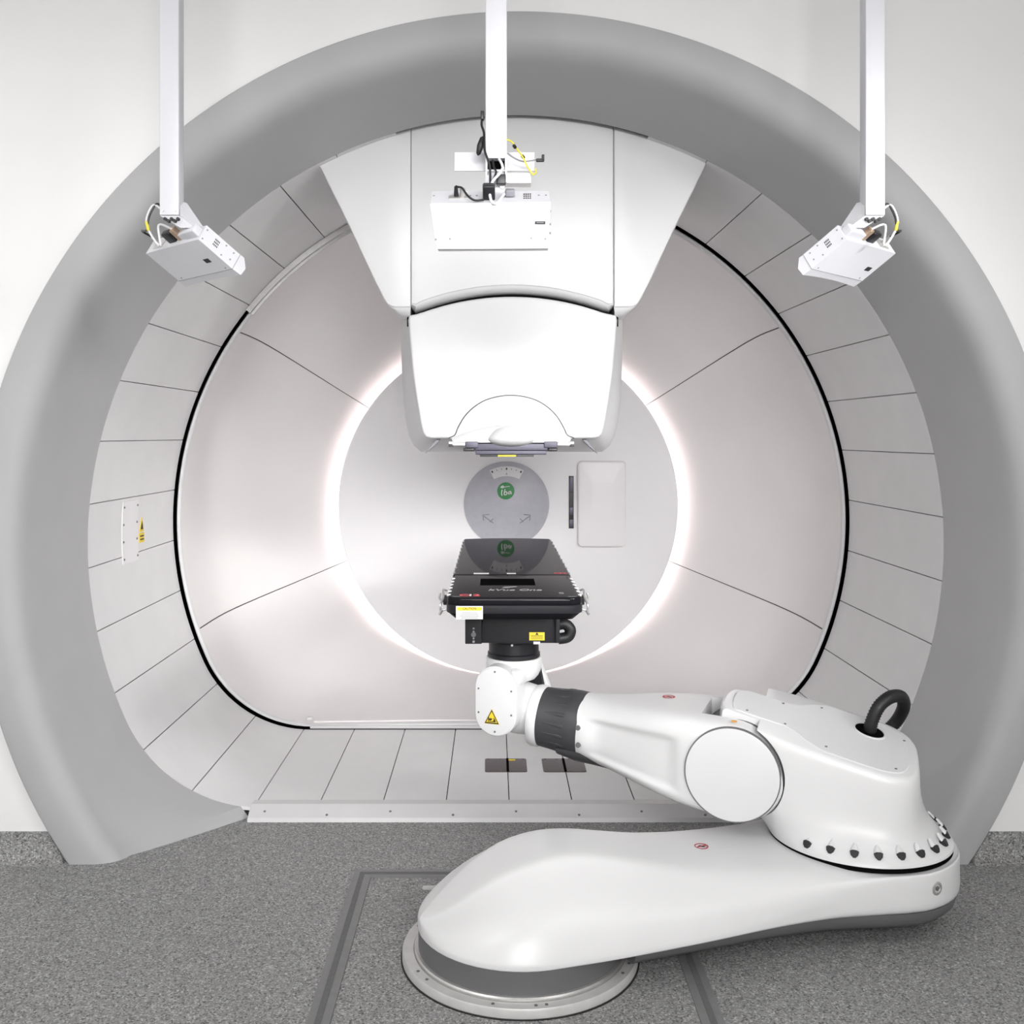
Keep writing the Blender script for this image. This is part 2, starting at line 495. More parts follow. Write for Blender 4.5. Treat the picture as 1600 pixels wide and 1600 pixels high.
# white rim lip
n = 240
mk('rim', loft([ring_at(d, o, n) for d, o in ((5.63, .036), (5.614, .034), (5.606, .027), (5.607, .018), (5.62, .012), (5.66, .012))]), 'white2', dish, sharp=60)
mk('sill', box((AX, 5.603, PF+.012), (2.2, .014, .016), .002), 'thresh', dish)
# raised plate lying on the flat bottom of the bowl
pb = [(d, b) for b, d, _ in prof]
def bowl_z(x, d):
    b = interp(d, pb); lo, hi = -pi/2-1.0, -pi/2+1.0
    f = lambda a: ((rho(a)-.036)*(1-b)+RB*b)
    for _ in range(40):
        m = (lo+hi)/2
        if f(m)*cos(m) < x: lo = m
        else: hi = m
    return AZ+f(lo)*sin(lo)
db = [(0, 6.50), (.4, 6.48), (.7, 6.42), (.92, 6.34), (1.03, 6.24), (1.075, 6.12), (1.085, 5.95)]
XS = [-1.085+2.17*k/60 for k in range(61)]
rows = []
for j in range(17):
    v = j/16
    rows.append([(x, 5.64+(interp(abs(x), db)-5.64)*v) for x in XS])
top = [[Vector((AX+x, d, bowl_z(x, d)+.008)) for x, d in r] for r in rows]
bm = loft(top, closed=False)
per = [(r[0]) for r in rows]+list(rows[-1][1:-1])+[r[-1] for r in rows[::-1]]+list(rows[0][1:-1])[::-1]
loft([[Vector((AX+x, d, bowl_z(x, d)+.008)) for x, d in per], [Vector((AX+x*1.004, d+.002, bowl_z(x, d)-.002)) for x, d in per]], True, bm=bm)
mk('floor_plate', bm, 'dish', dish, sharp=30)
# glowing strip behind the central disc
mk('glow_strip', lathe([(1.075, 6.84), (1.075, 6.875)], (AX, 0, AZ), Y, 128, False, False), 'led', dish, recalc=True, label='warm white hidden light strip')
mk('backing', lathe([(1.16, 6.905), (.02, 6.905)], (AX, 0, AZ), Y, 96, False, True), 'dish', dish)
p = P(484, 1131, 5.66)
mk('hinge', box((p.x, 5.66, PF+.045), (.03, .03, .014), .003), 'white2', dish)
q = Vector((2*AX-p.x, 5.66, PF+.045)); mk('hinge', box(q, (.03, .03, .014), .003), 'white2', dish)

# ------------------------------------------------------------------ central disc and what is mounted on it
RD = 1.128
cd = mk('rear_disc', lathe([(1.06, 6.835), (RD-.004, 6.83), (RD, 6.822), (RD, 6.806), (RD-.006, 6.80), (.01, 6.80)], (AX, 0, AZ), Y, 160), 'disc')
tag(cd, 'big plain pale disc closing the bowl, edged by warm glowing light', 'disc')
# small grey marker disc
c = P(791.5, 787.3, 6.80); r = 66.5*6.8/F
md = thing('marker_disc', 'small brushed grey disc with green logo on the big pale disc', 'disc', c)
mk('plate', lathe([(r, 6.80), (r, 6.789), (r-.004, 6.786), (.005, 6.786)], (c.x, 0, c.z), Y, 96), 'grey_disc', md)
sc = 6.786/F
a0, a1 = radians(63), radians(117)
pr = lambda R, a: (R*cos(a), R*sin(a))
outl = [pr(59*sc, a0+(a1-a0)*k/16) for k in range(17)]+[pr(43.5*sc, a1+(a0-a1)*k/16) for k in range(17)]
sp = mk('scale_plate', slab(outl, (c.x, 6.783, c.z), X, Z, -Y, .004), 'print', md, label='white curved scale plate')
for k, (R, w, h) in enumerate(((55, 1.4, 2.2),)*7):
    a = radians(66+8*k); o = Vector((c.x+R*sc*cos(a), 6.7825, c.z+R*sc*sin(a)))
    m_ = 'ink' if k in (0, 3, 6) else 'greyp'
    s_ = 1.5 if k in (0, 3, 6) else 1.0
    U = Vector((sin(a), 0, -cos(a))); V = Vector((cos(a), 0, sin(a)))
    mk('tick', slab(rrect(w*sc*s_, h*sc*s_, .3*sc), o, U, V, -Y, .002), m_, sp)
o = Vector((c.x, 6.7825, c.z+46*sc)); mk('tick', slab([(-1.3*sc, 0), (1.3*sc, 0), (0, 3.5*sc)], o, X, Z, -Y, .002), 'greyp', sp)
lc = P(790.4, 767, 6.783)
lg = mk('logo', slab(circ(13.4*sc, 40), lc, X, Z, -Y, .004, .0008), 'green', md, label='round green logo')
bm = bmesh.new()
def stroke(pts, r):
    tube([lc+X*(a*sc)-Y*.0012+Z*(b*sc) for a, b in pts], r*sc, 6, 6, bm=bm)
stroke([(-5.6, 2.0), (-6.6, -2.5), (-6.3, -6.4), (-5.4, -7.0)], .95)            # i
stroke([(-1.2, 3.0), (-2.2, -1.5), (-2.6, -5.6), (-.6, -6.0), (1.4, -4.6), (1.6, -2.4), (.2, -1.2), (-1.9, -2.2)], .95)   # b
stroke([(8.0, -1.2), (6.0, -1.0), (4.2, -2.6), (4.0, -4.6), (5.6, -4.8), (7.6, -2.8), (8.2, -1.4), (7.8, -3.6), (9.4, -4.8)], .95)  # a
stroke([(-8, 5.8), (-5, 7.6), (-3.6, 5.8), (-6, 5.0), (-8, 5.8)], .95)
stroke([(-4, 6.0), (1, 6.6), (6, 7.0)], .6)
mk('lettering', bm, 'print', lg)
for sx, da in ((-1, 0), (1, 0)):
    o = P(791.5+sx*29, 811, 6.785)
    bm = bmesh.new()
    for q in ([(-9, -8), (8, 6)], [(-2, 9), (9, 8), (8, -3)], [(-9, 1), (-3, -6)]):
        tube([o+X*(sx*a*.9*sc)+Z*(b*.8*sc) for a, b in q], .7*sc, 5, 1, smooth=False, bm=bm)
    mk('engraved_arrow', bm, 'engr', md)
# pale cover beside it and the black slot
c = P(939.5, 786.5, 6.80)
w, h = 75*6.75/F, 134*6.75/F
dc = thing('flat_cover', 'pale rounded rectangular cover bulging from the right of the big disc', 'cover', (c.x, 6.8, c.z-h/2))
O = Vector((c.x, 6.74, c.z)); pts = rrect(w, h, .028, 5)
q = lambda ps, d: [Vector((c.x+a, d, c.z+b)) for a, b in ps]
rings = [q(pts, 6.80), q(pts, 6.755), q(inset(pts, .004), 6.747), q(inset(pts, .012), 6.743)]
rin = rrect(w*.42, h*.52, .01, 5); rings.append(q(rin, 6.728))
mk('housing', loft(rings, True, True, True), 'cover', dc, sharp=14)
c2 = P(892.5, 784.5, 6.80)
sl = thing('slot_strip', 'narrow black vertical slot left of the pale cover on the big disc', 'slot', c2)
mk('recess', box((c2.x, 6.797, c2.z), (.032, .008, .348), .001), 'blackp', sl)
for zz, hh in ((.115, .1), (-.06, .05), (-.14, .05)):
    mk('insert', box((c2.x, 6.792, c2.z+zz), (.026, .004, hh), .001), 'slate', sl)

# ------------------------------------------------------------------ beam nozzle
def wpx(pts, d): return [(P(a, b, d).x, P(a, b, d).z) for a, b in pts]
def plane(ps, d): return [Vector((a, d, b)) for a, b in ps]
def arcpx(x0, x1, xc, ytop, x_edge, y_edge, n):
    """points of a shallow circular arc in the front plane through (xc,ytop) and (x_edge,y_edge)"""
    h = y_edge-ytop; w = abs(x_edge-xc); R = (w*w+h*h)/(2*h); out = []
    for k in range(n+1):
        x = x0+(x1-x0)*k/n; out.append((x, ytop+R-sqrt(R*R-(x-xc)**2)))
    return out
NF = 4.46
nz = thing('beam_nozzle', 'big white beam head hanging from the top of the tunnel above the couch', 'radiotherapy nozzle', (AX, 4.9, 1.62))
def body(front, back, d0, dm, d1, bev, name, m, label=None, mid=None):
    """front outline (pixels at d0), lower lip outline (pixels at dm), straight back to d1"""
    f = wpx(front, d0); b = wpx(back, dm)
    rings = [plane(inset(f, bev*i), d0+bev*w) for i, w in BEV]
    k = 6
    for j in range(1, k+1):
        t = j/k; e = sin(t*pi/2)
        rings.append([Vector((p[0]+(q[0]-p[0])*e, d0+bev+(dm-d0-bev)*(1-cos(t*pi/2)), p[1]+(q[1]-p[1])*e)) for p, q in zip(f, b)])
    rings.append(plane(b, d1))
    return mk(name, loft(rings, True, True, True), m, nz, sharp=30, label=label)
TOPY = lambda x: VY+(EYE-AZ)*F/NF + 0 - sqrt(max(0, (1.862*F/NF)**2-(x-(VX+AX*F/NF))**2))
ctop = [(642.5+(958-642.5)*k/16, TOPY(642.5+(958-642.5)*k/16)) for k in range(17)]
def cbot(off): return [(950, 489-off*.8)]+arcpx(941, 659, 800, 462.5-off, 655, 489-off, 20)+[(650, 489-off*.8)]
front = ctop+[(958, 480-6)]+cbot(17)+[(642.5, 480-6)]
lip = ctop+[(958, 481)]+cbot(0)+[(642.5, 481)]
body(front, lip, NF, NF+.07, 5.2, .004, 'center_panel', 'nozw')
for sx in (-1, 1):
    mx = (lambda x: x) if sx < 0 else (lambda x: 2*800.6-x)
    top = [(641.7+(495-641.7)*k/8, TOPY(mx(641.7+(495-641.7)*k/8))) for k in range(9)]
    f = top+[(500.5, 262), (545, 352), (588, 444), (600, 467), (605, 475), (612, 479), (618, 480), (641.7, 480)]
    l = top+[(500.5, 262), (545, 352), (588, 444), (600, 468), (612, 484), (624, 494), (632, 499), (641.7, 500)]
    f = [(mx(a), b) for a, b in f]; l = [(mx(a), b) for a, b in l]
    body(f, l, NF, NF+.07, 5.2, .006, 'side_panel', 'nozw')
# dark joint between upper and lower covers
jt = [(636, 496), (652, 489.5)]+arcpx(659, 941, 800, 460, 655, 489, 20)+[(952, 489.5), (966, 496), (966, 510), (636, 510)]
mk('joint_gap', slab(wpx(jt, NF+.022), (0, NF+.022, 0), X, Z, -Y, .3), 'dark', nz)
# lower cover
lt = [(640, 493), (652, 490.5)]+arcpx(662, 940, 800, 463.8, 655, 490, 20)+[(950, 490.5), (962, 493)]
rt = [(964, 500), (962, 530), (958, 575), (951, 625), (944, 665), (941, 677), (936, 683), (928, 685)]
lf = [(2*801-a, b) for a, b in rt][::-1]
f = lt+rt+lf
f0 = wpx(f, NF+.012)
lb = [(628, 503), (645, 500)]+[(a, max(b, 498)) for a, b in arcpx(662, 940, 800, 498, 655, 499, 20)]+[(957, 500), (972, 503)]
rb = [(972, 512), (972, 540), (971, 580), (969, 625), (965, 660), (960, 682), (952, 697), (941, 706)]
lfb = [(2*799.5-a, b) for a, b in rb][::-1]
bk = wpx(lb+rb+lfb, 4.74)
def lerp_ring(e, d):
    return [Vector((p[0]+(q[0]-p[0])*e, d, p[1]+(q[1]-p[1])*e)) for p, q in zip(f0, bk)]
rings = [plane(inset(f0, .012*i), NF+.012*w) for i, w in BEV]
rings += [lerp_ring(.12, NF+.04), lerp_ring(.4, NF+.09), lerp_ring(.72, NF+.16), lerp_ring(.92, NF+.22), lerp_ring(1, 4.74), lerp_ring(1.0, 5.1)]
lc_ = mk('lower_cover', loft(rings, True, True, True), 'nozw', nz, sharp=40)
# raised crescent and snout
cr = [(702, 684.5), (711, 680), (716, 668), (727, 650), (744, 634), (766, 623), (798, 618), (830, 623), (852, 634), (869, 650), (880, 668), (886, 680), (896, 684.5)]
cw = wpx([(p.x, p.y) for p in smooth_path([(a, b, 0) for a, b in cr], 4)], NF)
mk('crescent_seam', slab(inset(cw, -.0035), (0, NF-.001, 0), X, Z, -Y, .03), 'seam', nz)
cp = mk('crescent_panel', slab(cw, (0, NF-.006, 0), X, Z, -Y, .04, .006), 'nozw', nz)
top = arcpx(706, 892, 799, 663, 706, 684, 20)
rings = []
rings.append(plane(wpx(top+[(a, 684.8) for a, b in top[::-1]], NF-.004), NF-.004))
low = [(a, max(b, 675+abs(a-799)*.06)) for a, b in top]
rings.append(plane(wpx([(a, b+3) for a, b in top]+[(a, 688) for a, b in top[::-1]], NF-.03), NF-.03))
rings.append(plane(wpx([(799+(a-799)*.97, min(b+12, 690)) for a, b in top]+[(799+(a-799)*.97, 691.5) for a, b in top[::-1]], NF-.05), NF-.05))
mk('snout', loft(rings, True, True, True), 'nozw', nz, sharp=60)
# rounded nose
bm = bmesh.new(); rings = []
for j in range(11):
    e = j/10*pi/2; k = cos(e)
    ring = []
    for i in range(40):
        a = 2*pi*i/40; x = cos(a); y = sin(a)
        px = 799+37.5*x*(1-.12*max(0, y))*k; py = (686-21*y*k) if y > 0 else (686-12.5*max(-1, y)*k)
        ring.append(P(px, py, NF-.03-.07*sin(e)))
    rings.append(ring)
mk('nose_cap', loft(rings, True, True, True), 'nozw', nz, sharp=60)
def pbox(x0, y0, x1, y1, d, th, m, name, parent, bev=.003):
    a = P(x0, y1, d); b = P(x1, y0, d); c = (a+b)/2
    return mk(name, box(c+Y*(th/2), (abs(b.x-a.x), abs(b.z-a.z), th), bev, X, Z, -Y), m, parent)
th_ = pbox(742, 693, 856, 704, NF-.05, .28, 'slate', 'tray_holder', nz)
pbox(727, 690, 747, 700, NF-.055, .1, 'slate', 'tray_holder', nz); pbox(850, 690, 871, 700, NF-.055, .1, 'slate', 'tray_holder', nz)
pbox(724, 700, 741, 705, NF-.05, .1, 'blackp', 'tray_clip', nz); pbox(857, 700, 871, 705, NF-.05, .1, 'blackp', 'tray_clip', nz)
pbox(743, 704, 854, 710.5, NF-.045, .26, 'slate', 'tray_holder', nz)
pbox(750, 710.5, 834, 713.5, NF-.04, .24, 'blackp', 'tray', nz, .001)
pbox(778, 710.8, 806, 713.4, NF-.042, .003, 'yellow', 'tray_sticker', nz, .0005)
for s in (-1, 1):
    m_ = lambda x: x if s < 0 else 2*799-x
    a, b = sorted((m_(706), m_(727))); pbox(a, 692, b, 696.5, NF-.05, .05, 'steel', 'guide_arm', nz, .002)
    a, b = sorted((m_(701), m_(708))); pbox(a, 690, b, 694, NF-.05, .03, 'white2', 'arm_tip', nz, .002); pbox(a, 694, b, 698, NF-.05, .02, 'blackp', 'arm_tip', nz, .001)
    tri = [(m_(690), 685), (m_(681), 688), (m_(664), 708.5), (m_(676), 699)]
    mk('bracket_flap', slab(wpx(tri, NF+.03), (0, NF+.03, 0), X, Z, -Y, .05, .001), 'engr', nz)
    a, b = sorted((m_(682), m_(688))); pbox(a, 683, b, 687, NF+.02, .03, 'blackp', 'flap_hinge', nz, .001)
    p = P(m_(735), 686.5, NF-.036); mk('screw', cyl(p+Y*.02, p-Y*.003, .006, .005, 10), 'steel', nz)

# ------------------------------------------------------------------ treatment couch
CX, CZ = .071, 1.09
ct = thing('treatment_couch', 'long glossy black treatment couch top held level by the white robot arm', 'treatment couch', (CX, 4.0, .873))
def couch_rings(d0, d1, hw, r0, r1, prof, bulge=0.):
    cl, dp = (d0+d1)/2, d1-d0
    base = []
    for sx, sd, a0, r in ((1, -1, -90, r0), (1, 1, 0, r1)):
        for k in range(7):
            a = radians(a0+15*k); base.append((sx*(hw-r)+r*cos(a), (d0+r if sd < 0 else d1-r)+r*sin(a)))
    if bulge:
        for k in range(1, 16):
            x = hw-r1-2*(hw-r1)*k/16; base.append((x, d1+bulge*(1-(x/(hw-r1))**2)))
    for k in range(7):
        a = radians(90+15*k); base.append((-(hw-r1)+r1*cos(a), d1-r1+r1*sin(a)))
    for k in range(7):
        a = radians(180+15*k); base.append((-(hw-r0)+r0*cos(a), d0+r0+r0*sin(a)))
    return [[Vector((CX+x, d, z)) for x, d in inset(base, i)] for i, z in prof]
pn = [(.05, 1.008), (.03, 1.010), (.004, 1.032), (0, 1.040), (0, 1.063), (.0025, 1.0645), (.0025, 1.0665), (0, 1.068), (0, 1.080), (.002, 1.086), (.006, 1.0893), (.012, CZ)]
tt = mk('table_top', loft(couch_rings(3.53, 4.105, .235, .05, .008, pn), True, True, True), ['couch'], ct, sharp=25)
pf = [(.03, 1.03), (.01, 1.034), (0, 1.045), (0, 1.082), (.002, 1.087), (.008, CZ)]
tf = mk('extension_top', loft(couch_rings(4.111, 5.54, .237, .008, .03, pf, .035), True, True, True), ['couch'], ct, sharp=25)
mk('joint_strip', box((CX, 4.108, 1.06), (.455, .012, .05), 0), 'blackp', ct)
mk('front_bumper', loft(couch_rings(3.5265, 3.62, .236, .05, .02, [(.0, 1.035), (-.0012, 1.04), (-.0012, 1.062), (0, 1.063)]), True, True, True), 'blackp', ct)
# print on the top
def onT(px, py, lift=.0006):
    d = (EYE-CZ)*F/(py-VY); return Vector(((px-VX)*d/F, d, CZ+lift))
a, b = onT(750, 914.5), onT(834, 904.5)
mk('slot', box(((a.x+b.x)/2, (a.y+b.y)/2, CZ), (b.x-a.x, b.y-a.y, .0016), 0), 'dark', ct)
o = onT(804, 922); mk('lettering', text_bm('kVue One', .062, o, X, Y, Z, .0003, shear=.25, bold=.001, sx=.72*1.05), 'greyp', tt)
o = onT(797, 917.5); mk('emblem', slab([(-.03, -.016), (-.01, -.02), (.028, .012), (.018, .02), (-.018, .012)], o, X, Y, Z, .0006), 'greyp', tt)
for s, px, m_ in (('C', 725, 'redl'), ('1', 735, 'print'), ('2', 744.5, 'redl')):
    mk('lettering', text_bm(s, .052, onT(px, 930.2), X, Y, Z, .0003, bold=.001), m_, tt)
mk('lettering', text_bm('S', .05, onT(877, 927), X, Y, Z, .0003), 'greyp', tt)
a, b = onT(740, 897), onT(764, 895.2)
mk('index_label', box(((a.x+b.x)/2, (a.y+b.y)/2, CZ), (b.x-a.x, b.y-a.y, .0012), 0), 'print', tf)
a, b = onT(792, 896.9), onT(806, 895.4)
mk('index_label', box(((a.x+b.x)/2, (a.y+b.y)/2, CZ), (b.x-a.x, b.y-a.y, .0012), 0), 'print', tf)
for q_, x_ in (('C', 870.5), ('1', 876), ('2', 881.5)): mk('lettering', text_bm(q_, .04, onT(x_, 895.8), X, Y, Z, .0003), 'redl', tf)
# indexing notches along both edges
for s in (-1, 1):
    for k in range(6):
        mk('index_notch', box((CX+s*.2305, 3.60+.08*k, CZ+.0005-.003), (.014, .012, .008), .001), 'steel', tt)
    for k in range(9):
        mk('index_notch', box((CX+s*.2325, 4.18+.15*k, CZ-.003), (.010, .010, .008), .001), 'greyp', tf)
for s in (-1, 1):
    for z, d in ((CZ+.0002, 3.542),):
        mk('edge_mark', box((CX+s*.2, d+.012, z-.0005), (.028, .004, .0016), 0), 'greyp', tt)
# caution label on the front
FD = 3.5258
def lab(name, px0, py0, px1, py1, m_, par, d=FD, lift=.0, label=None):
    a = P(px0, py1, d); b = P(px1, py0, d)
    return mk(name, box(((a.x+b.x)/2, d-lift, (a.z+b.z)/2), (b.x-a.x, b.z-a.z, .0012), 0, X, Z, -Y), m_, par, label=label)
cl = lab('caution_label', 712.5, 947, 754.5, 967.5, 'print', tt, label='white caution label with yellow band')
lab('band', 714.5, 948.5, 752.5, 954, 'yellow', cl, lift=.0008)
o = P(733.5, 951.2, FD-.0016); mk('lettering', text_bm('CAUTION', .0105, o, X, Z, -Y, .0002, bold=.0002), 'ink', cl)
for k, w in enumerate((.052, .062, .066, .058)):
    p = P(733.5, 957+2.8*k, FD-.0009); mk('text_line', box(p, (w, .0024, .0008), 0, X, Z, -Y), 'greyp', cl)
# side latches
for s in (-1, 1):
    e = CX+s*.238
    lt_ = mk('latch', box((e+s*.006, 3.70, 1.055), (.02, .05, .03), .004), 'blackp', ct)
    bm = bmesh.new()
    tube([(e, 3.63, 1.035), (e+s*.022, 3.63, 1.030), (e+s*.022, 3.63, 1.052), (e+s*.014, 3.66, 1.07), (e+s*.018, 3.74, 1.085), (e+s*.006, 3.76, 1.08)], .0042, 8, 5, bm=bm)
    tube([(e+s*.018, 3.63, 1.030), (e+s*.026, 3.62, 1.016)], .005, 8, 2, bm=bm)
    tube([(e+s*.006, 3.70, 1.045), (e+s*.03, 3.70, 1.06), (e+s*.026, 3.70, 1.08)], .004, 8, 5, bm=bm)
    mk('handle', bm, 'steel', ct, label='bent bare metal clamp handle')
# electronics box under the top
BD = 3.83
a, b = P(738, 1006.5, BD), P(873, 973, BD)
cbx = mk('connection_box', box(((a.x+b.x)/2, BD+.19, (.873+1.01)/2), (b.x-a.x, .38, 1.012-.873), .004), 'blackp', ct)
c_ = (a.x+b.x)/2
mk('top_plate', box((c_, BD+.19, .995), (b.x-a.x+.005, .40, .02), .002), 'slate', ct)
a, b = P(727, 1006.5, BD), P(753, 968, BD)
sp_ = mk('side_plate', box(((a.x+b.x)/2, BD+.01, .943), (b.x-a.x, .06, .14), .003), 'blackp', ct)
for k, (dy, r_) in enumerate(((982, .004), (987, .004), (991.5, .010), (997.5, .004), (1002.5, .005))):
    p = P(740, dy, BD-.02); mk('connector' if k == 2 else 'screw', cyl(p, p-Y*.003, r_, r_*.9, 12), 'grey' if k == 2 else 'greyp', sp_)
a, b = P(868, 1007, BD), P(874, 980, BD)
mk('bracket', box(((a.x+b.x)/2, BD+.0, (a.z+b.z)/2), (b.x-a.x, .03, a.z-b.z), .001, X, Y, Z) if 0 else box(((a.x+b.x)/2, BD, .93), (.016, .03, .11), .002), 'blackp', ct)
yl = lab('warning_label', 827, 988, 851, 1000.5, 'yellow', cbx, BD-.001, label='yellow warning label')
p = P(839, 990.5, BD-.0022); mk('triangle_symbol', slab([(-.006, -.004), (.006, -.004), (0, .006)], p, X, Z, -Y, .0006), 'ink', yl)
for k in range(3):
    p = P(839, 993.6+2.2*k, BD-.0022); mk('text_line', box(p, (.045, .0016, .0006), 0, X, Z, -Y), 'ink', yl)
lab('small_label', 833.5, 1002.5, 844, 1006.5, 'print', cbx, BD-.001, label='small white label')
tube_pts = [P(868, 977, 3.86), P(882, 975, 3.86), P(891, 984, 3.86), P(887, 995, 3.86), P(872, 998, 3.86)]
mk('cable_elbow', tube(tube_pts, .0215, 14, 8), 'black', ct)
p = P(800, 1008.5, BD); mk('screw', cyl(p+Y*.01, p-Y*.002, .004, .004, 8), 'steel', cbx)

# ------------------------------------------------------------------ robot arm
C0, C1 = Vector((.082, 3.26, 0)), Vector((1.27, 3.57, 0))
rb = thing('robot_arm', 'large white jointed robot arm on a round metal base, carrying the black couch', 'robot arm', C0)
# base
br = mk('base_ring', lathe([(.373, 0), (.373, .024), (.370, .030), (.338, .030), (.334, .024), (.333, .0)], C0, Z, 96), 'alum', rb, sharp=30)
mk('inner_ring', lathe([(.335, .001), (.335, .036), (.331, .040), (.2, .040)], C0, Z, 96), 'steel', rb, sharp=30)
mk('edge_seal', lathe([(.378, 0), (.378, .003), (.370, .003), (.37, 0)], C0, Z, 96), 'black', rb)
for a in (-152, -143, -104, -84, -79, -30, -20, 40, 100, 160):
    p = C0+Vector((cos(radians(a))*.353, sin(radians(a))*.353, .030)); mk('bolt', cyl(p-Z*.003, p+Z*.0015, .0055, .005, 10), 'grey', br)
mk('base_skirt', lathe([(.322, .036), (.322, .112), (.2, .118)], C0, Z, 96), 'grey', rb, label='dark grey skirt')
# lower link
d0 = (C1-C0); LL = d0.length; d0.normalize(); nl = Vector((d0.y, -d0.x, 0))      # nl points at the camera side
def wB(s):
    if s < 0: return sqrt(max(1e-6, .325**2-s*s))
    if s > LL-.02: return sqrt(max(1e-6, .323**2-(s-LL+.0)**2)) if s > LL else .320
    return spl(s, [(-.001, .325), (.2, .318), (.45, .300), (.75, .277), (.95, .279), (1.1, .302), (1.2, .319), (LL, .323)])
zt = [(-.325, .150), (-.30, .165), (-.24, .205), (-.16, .262), (-.08, .305), (0, .333), (.1, .348), (.2, .342), (.32, .318), (.45, .291), (.6, .271), (.8, .260), (1., .2575), (1.6, .2575)]
wt = [(-.325, .30), (-.24, .36), (-.1, .40), (0, .43), (.2, .45), (.4, .56), (.6, .70), (.8, .80), (1.0, .88), (1.15, .93), (1.6, .93)]   # ratio of top to bottom width
hs = [(-.325, .02), (0, .022), (.3, .02), (.6, .022), (.85, .055), (1.0, .09), (1.15, .115), (1.6, .12)]
zb = [(-.325, .107), (.2, .107), (.7, .113), (1.2, .120), (1.6, .120)]
def link_sec(s):
    w = wB(s); h = spl(s, zt); b = spl(s, zb); k = w*spl(s, wt); v = min(spl(s, hs), (h-b)*.85)
    half = [(0, b), (w*.8, b), (w, b), (w*1.0, b+v*.5), (w*.995, b+v), (w*.72+k*.28, b+v+(h-b-v)*.52), (k, h-(h-b)*.10), (k*.8, h-.002), (k*.4, h), (0, h)]
    for _ in range(3):
        new = [half[0]]
        for p, q in zip(half, half[1:]):
            new += [(p[0]*.75+q[0]*.25, p[1]*.75+q[1]*.25), (p[0]*.25+q[0]*.75, p[1]*.25+q[1]*.75)]
        new.append(half[-1]); half = new
    half = half[::2]+[half[-1]]
    full = half+[(-a, z) for a, z in half[1:-1]][::-1]
    return [C0+d0*s+nl*a+Z*z for a, z in full]
ss = [-.325*cos(k/14*pi/2) for k in range(15)]+[LL*k/36 for k in range(1, 37)]+[LL+.323*sin(k/14*pi/2) for k in range(1, 15)]
ss[0] += .0006; ss[-1] -= .0006
ll_ = mk('lower_link', loft([link_sec(s) for s in ss], True, True, True), 'white', rb, sharp=70)
# dark belly under the link
bl = []
def belly_out(off):
    L, Rr = [], []
    for s in [q for q in ss[2:-2] if q > .26]:
        w = wB(s)-off; L.append(C0+d0*s*1.0+nl*w); Rr.append(C0+d0*s-nl*w)
    return L+Rr[::-1]
rings = [[p+Z*z for p in belly_out(o)] for o, z in ((.012, .122), (.014, .108))]
rings += [[p+Z*z for p in belly_out(o)] for o, z in ((.024, .085), (.045, .066), (.09, .060))]
mk('belly_cover', loft(rings, True, True, True), 'grey', rb, sharp=50, label='dark grey underside cover')
# small marks on the link
p = P(1066, 1332, 3.44)
def no_step(c, U, V, N, r, par):
    mk('no_step_symbol', lathe([(r*.82, 0), (r*.82, .0012), (r, .0012), (r, 0), (r*.82, 0)], c, N, 28, False, False), 'red', par)
    mk('no_step_symbol', slab([(-r*.8, -r*.12), (-r*.7, -r*.3), (r*.8, r*.12), (r*.7, r*.3)], c+N*.001, U, V, N, .001), 'red', par)
    mk('no_step_symbol', slab([(-r*.5, r*.15), (-r*.05, r*.35), (r*.35, -r*.05), (r*.5, -r*.35), (r*.1, -r*.25), (-r*.4, -r*.1)], c+N*.0008, U, V, N, .001), 'ink', par)
def top_at(s, nn):
    """height of the lower link's top surface at (s, nn)"""
    pts = link_sec(s); best = 0
    for a, b in zip(pts, pts[1:]+pts[:1]):
        na, nb = (a-C0-d0*s).dot(nl), (b-C0-d0*s).dot(nl)
        if (na-nn)*(nb-nn) <= 0 and abs(na-nb) > 1e-9:
            t = (nn-na)/(nb-na); best = max(best, a.z+(b.z-a.z)*t)
    return best
sm, nm = .64, -.02
c = C0+d0*sm+nl*nm; c.z = top_at(sm, nm)+.0008
no_step(c, d0, -nl, Z, .0235, ll_)
p = P(1410, 1406, 3.29)
av = 1.275; 
ang = radians(-62); pe = C1+Vector((cos(ang), sin(ang), 0))*.3215; pe.z = .196; ne = Vector((cos(ang), sin(ang), 0))
mk('jack_point', lathe([(.022, -.004), (.022, .002), (.018, .004), (.013, .004), (.011, .0), (.004, .0)], pe, ne, 24), 'steel', rb)
mk('jack_hole', lathe([(.008, 0), (.008, .003), (.003, .004)], pe, ne, 14), 'grey', rb)

# shoulder (turret) on the far end of the link
e1 = Vector((-.9353, .3540, 0)); nn_ = Vector((-.3540, -.9353, 0))
SP = lambda s, n, z: C1+e1*s+nn_*n+Z*z
mk('joint_gap_ring', lathe([(.303, .250), (.303, .2655), (.1, .2655)], C1, Z, 96), 'dark', rb)
ZT = lambda s, n: .647-.248*(.36-s)-.153*(n-.22)
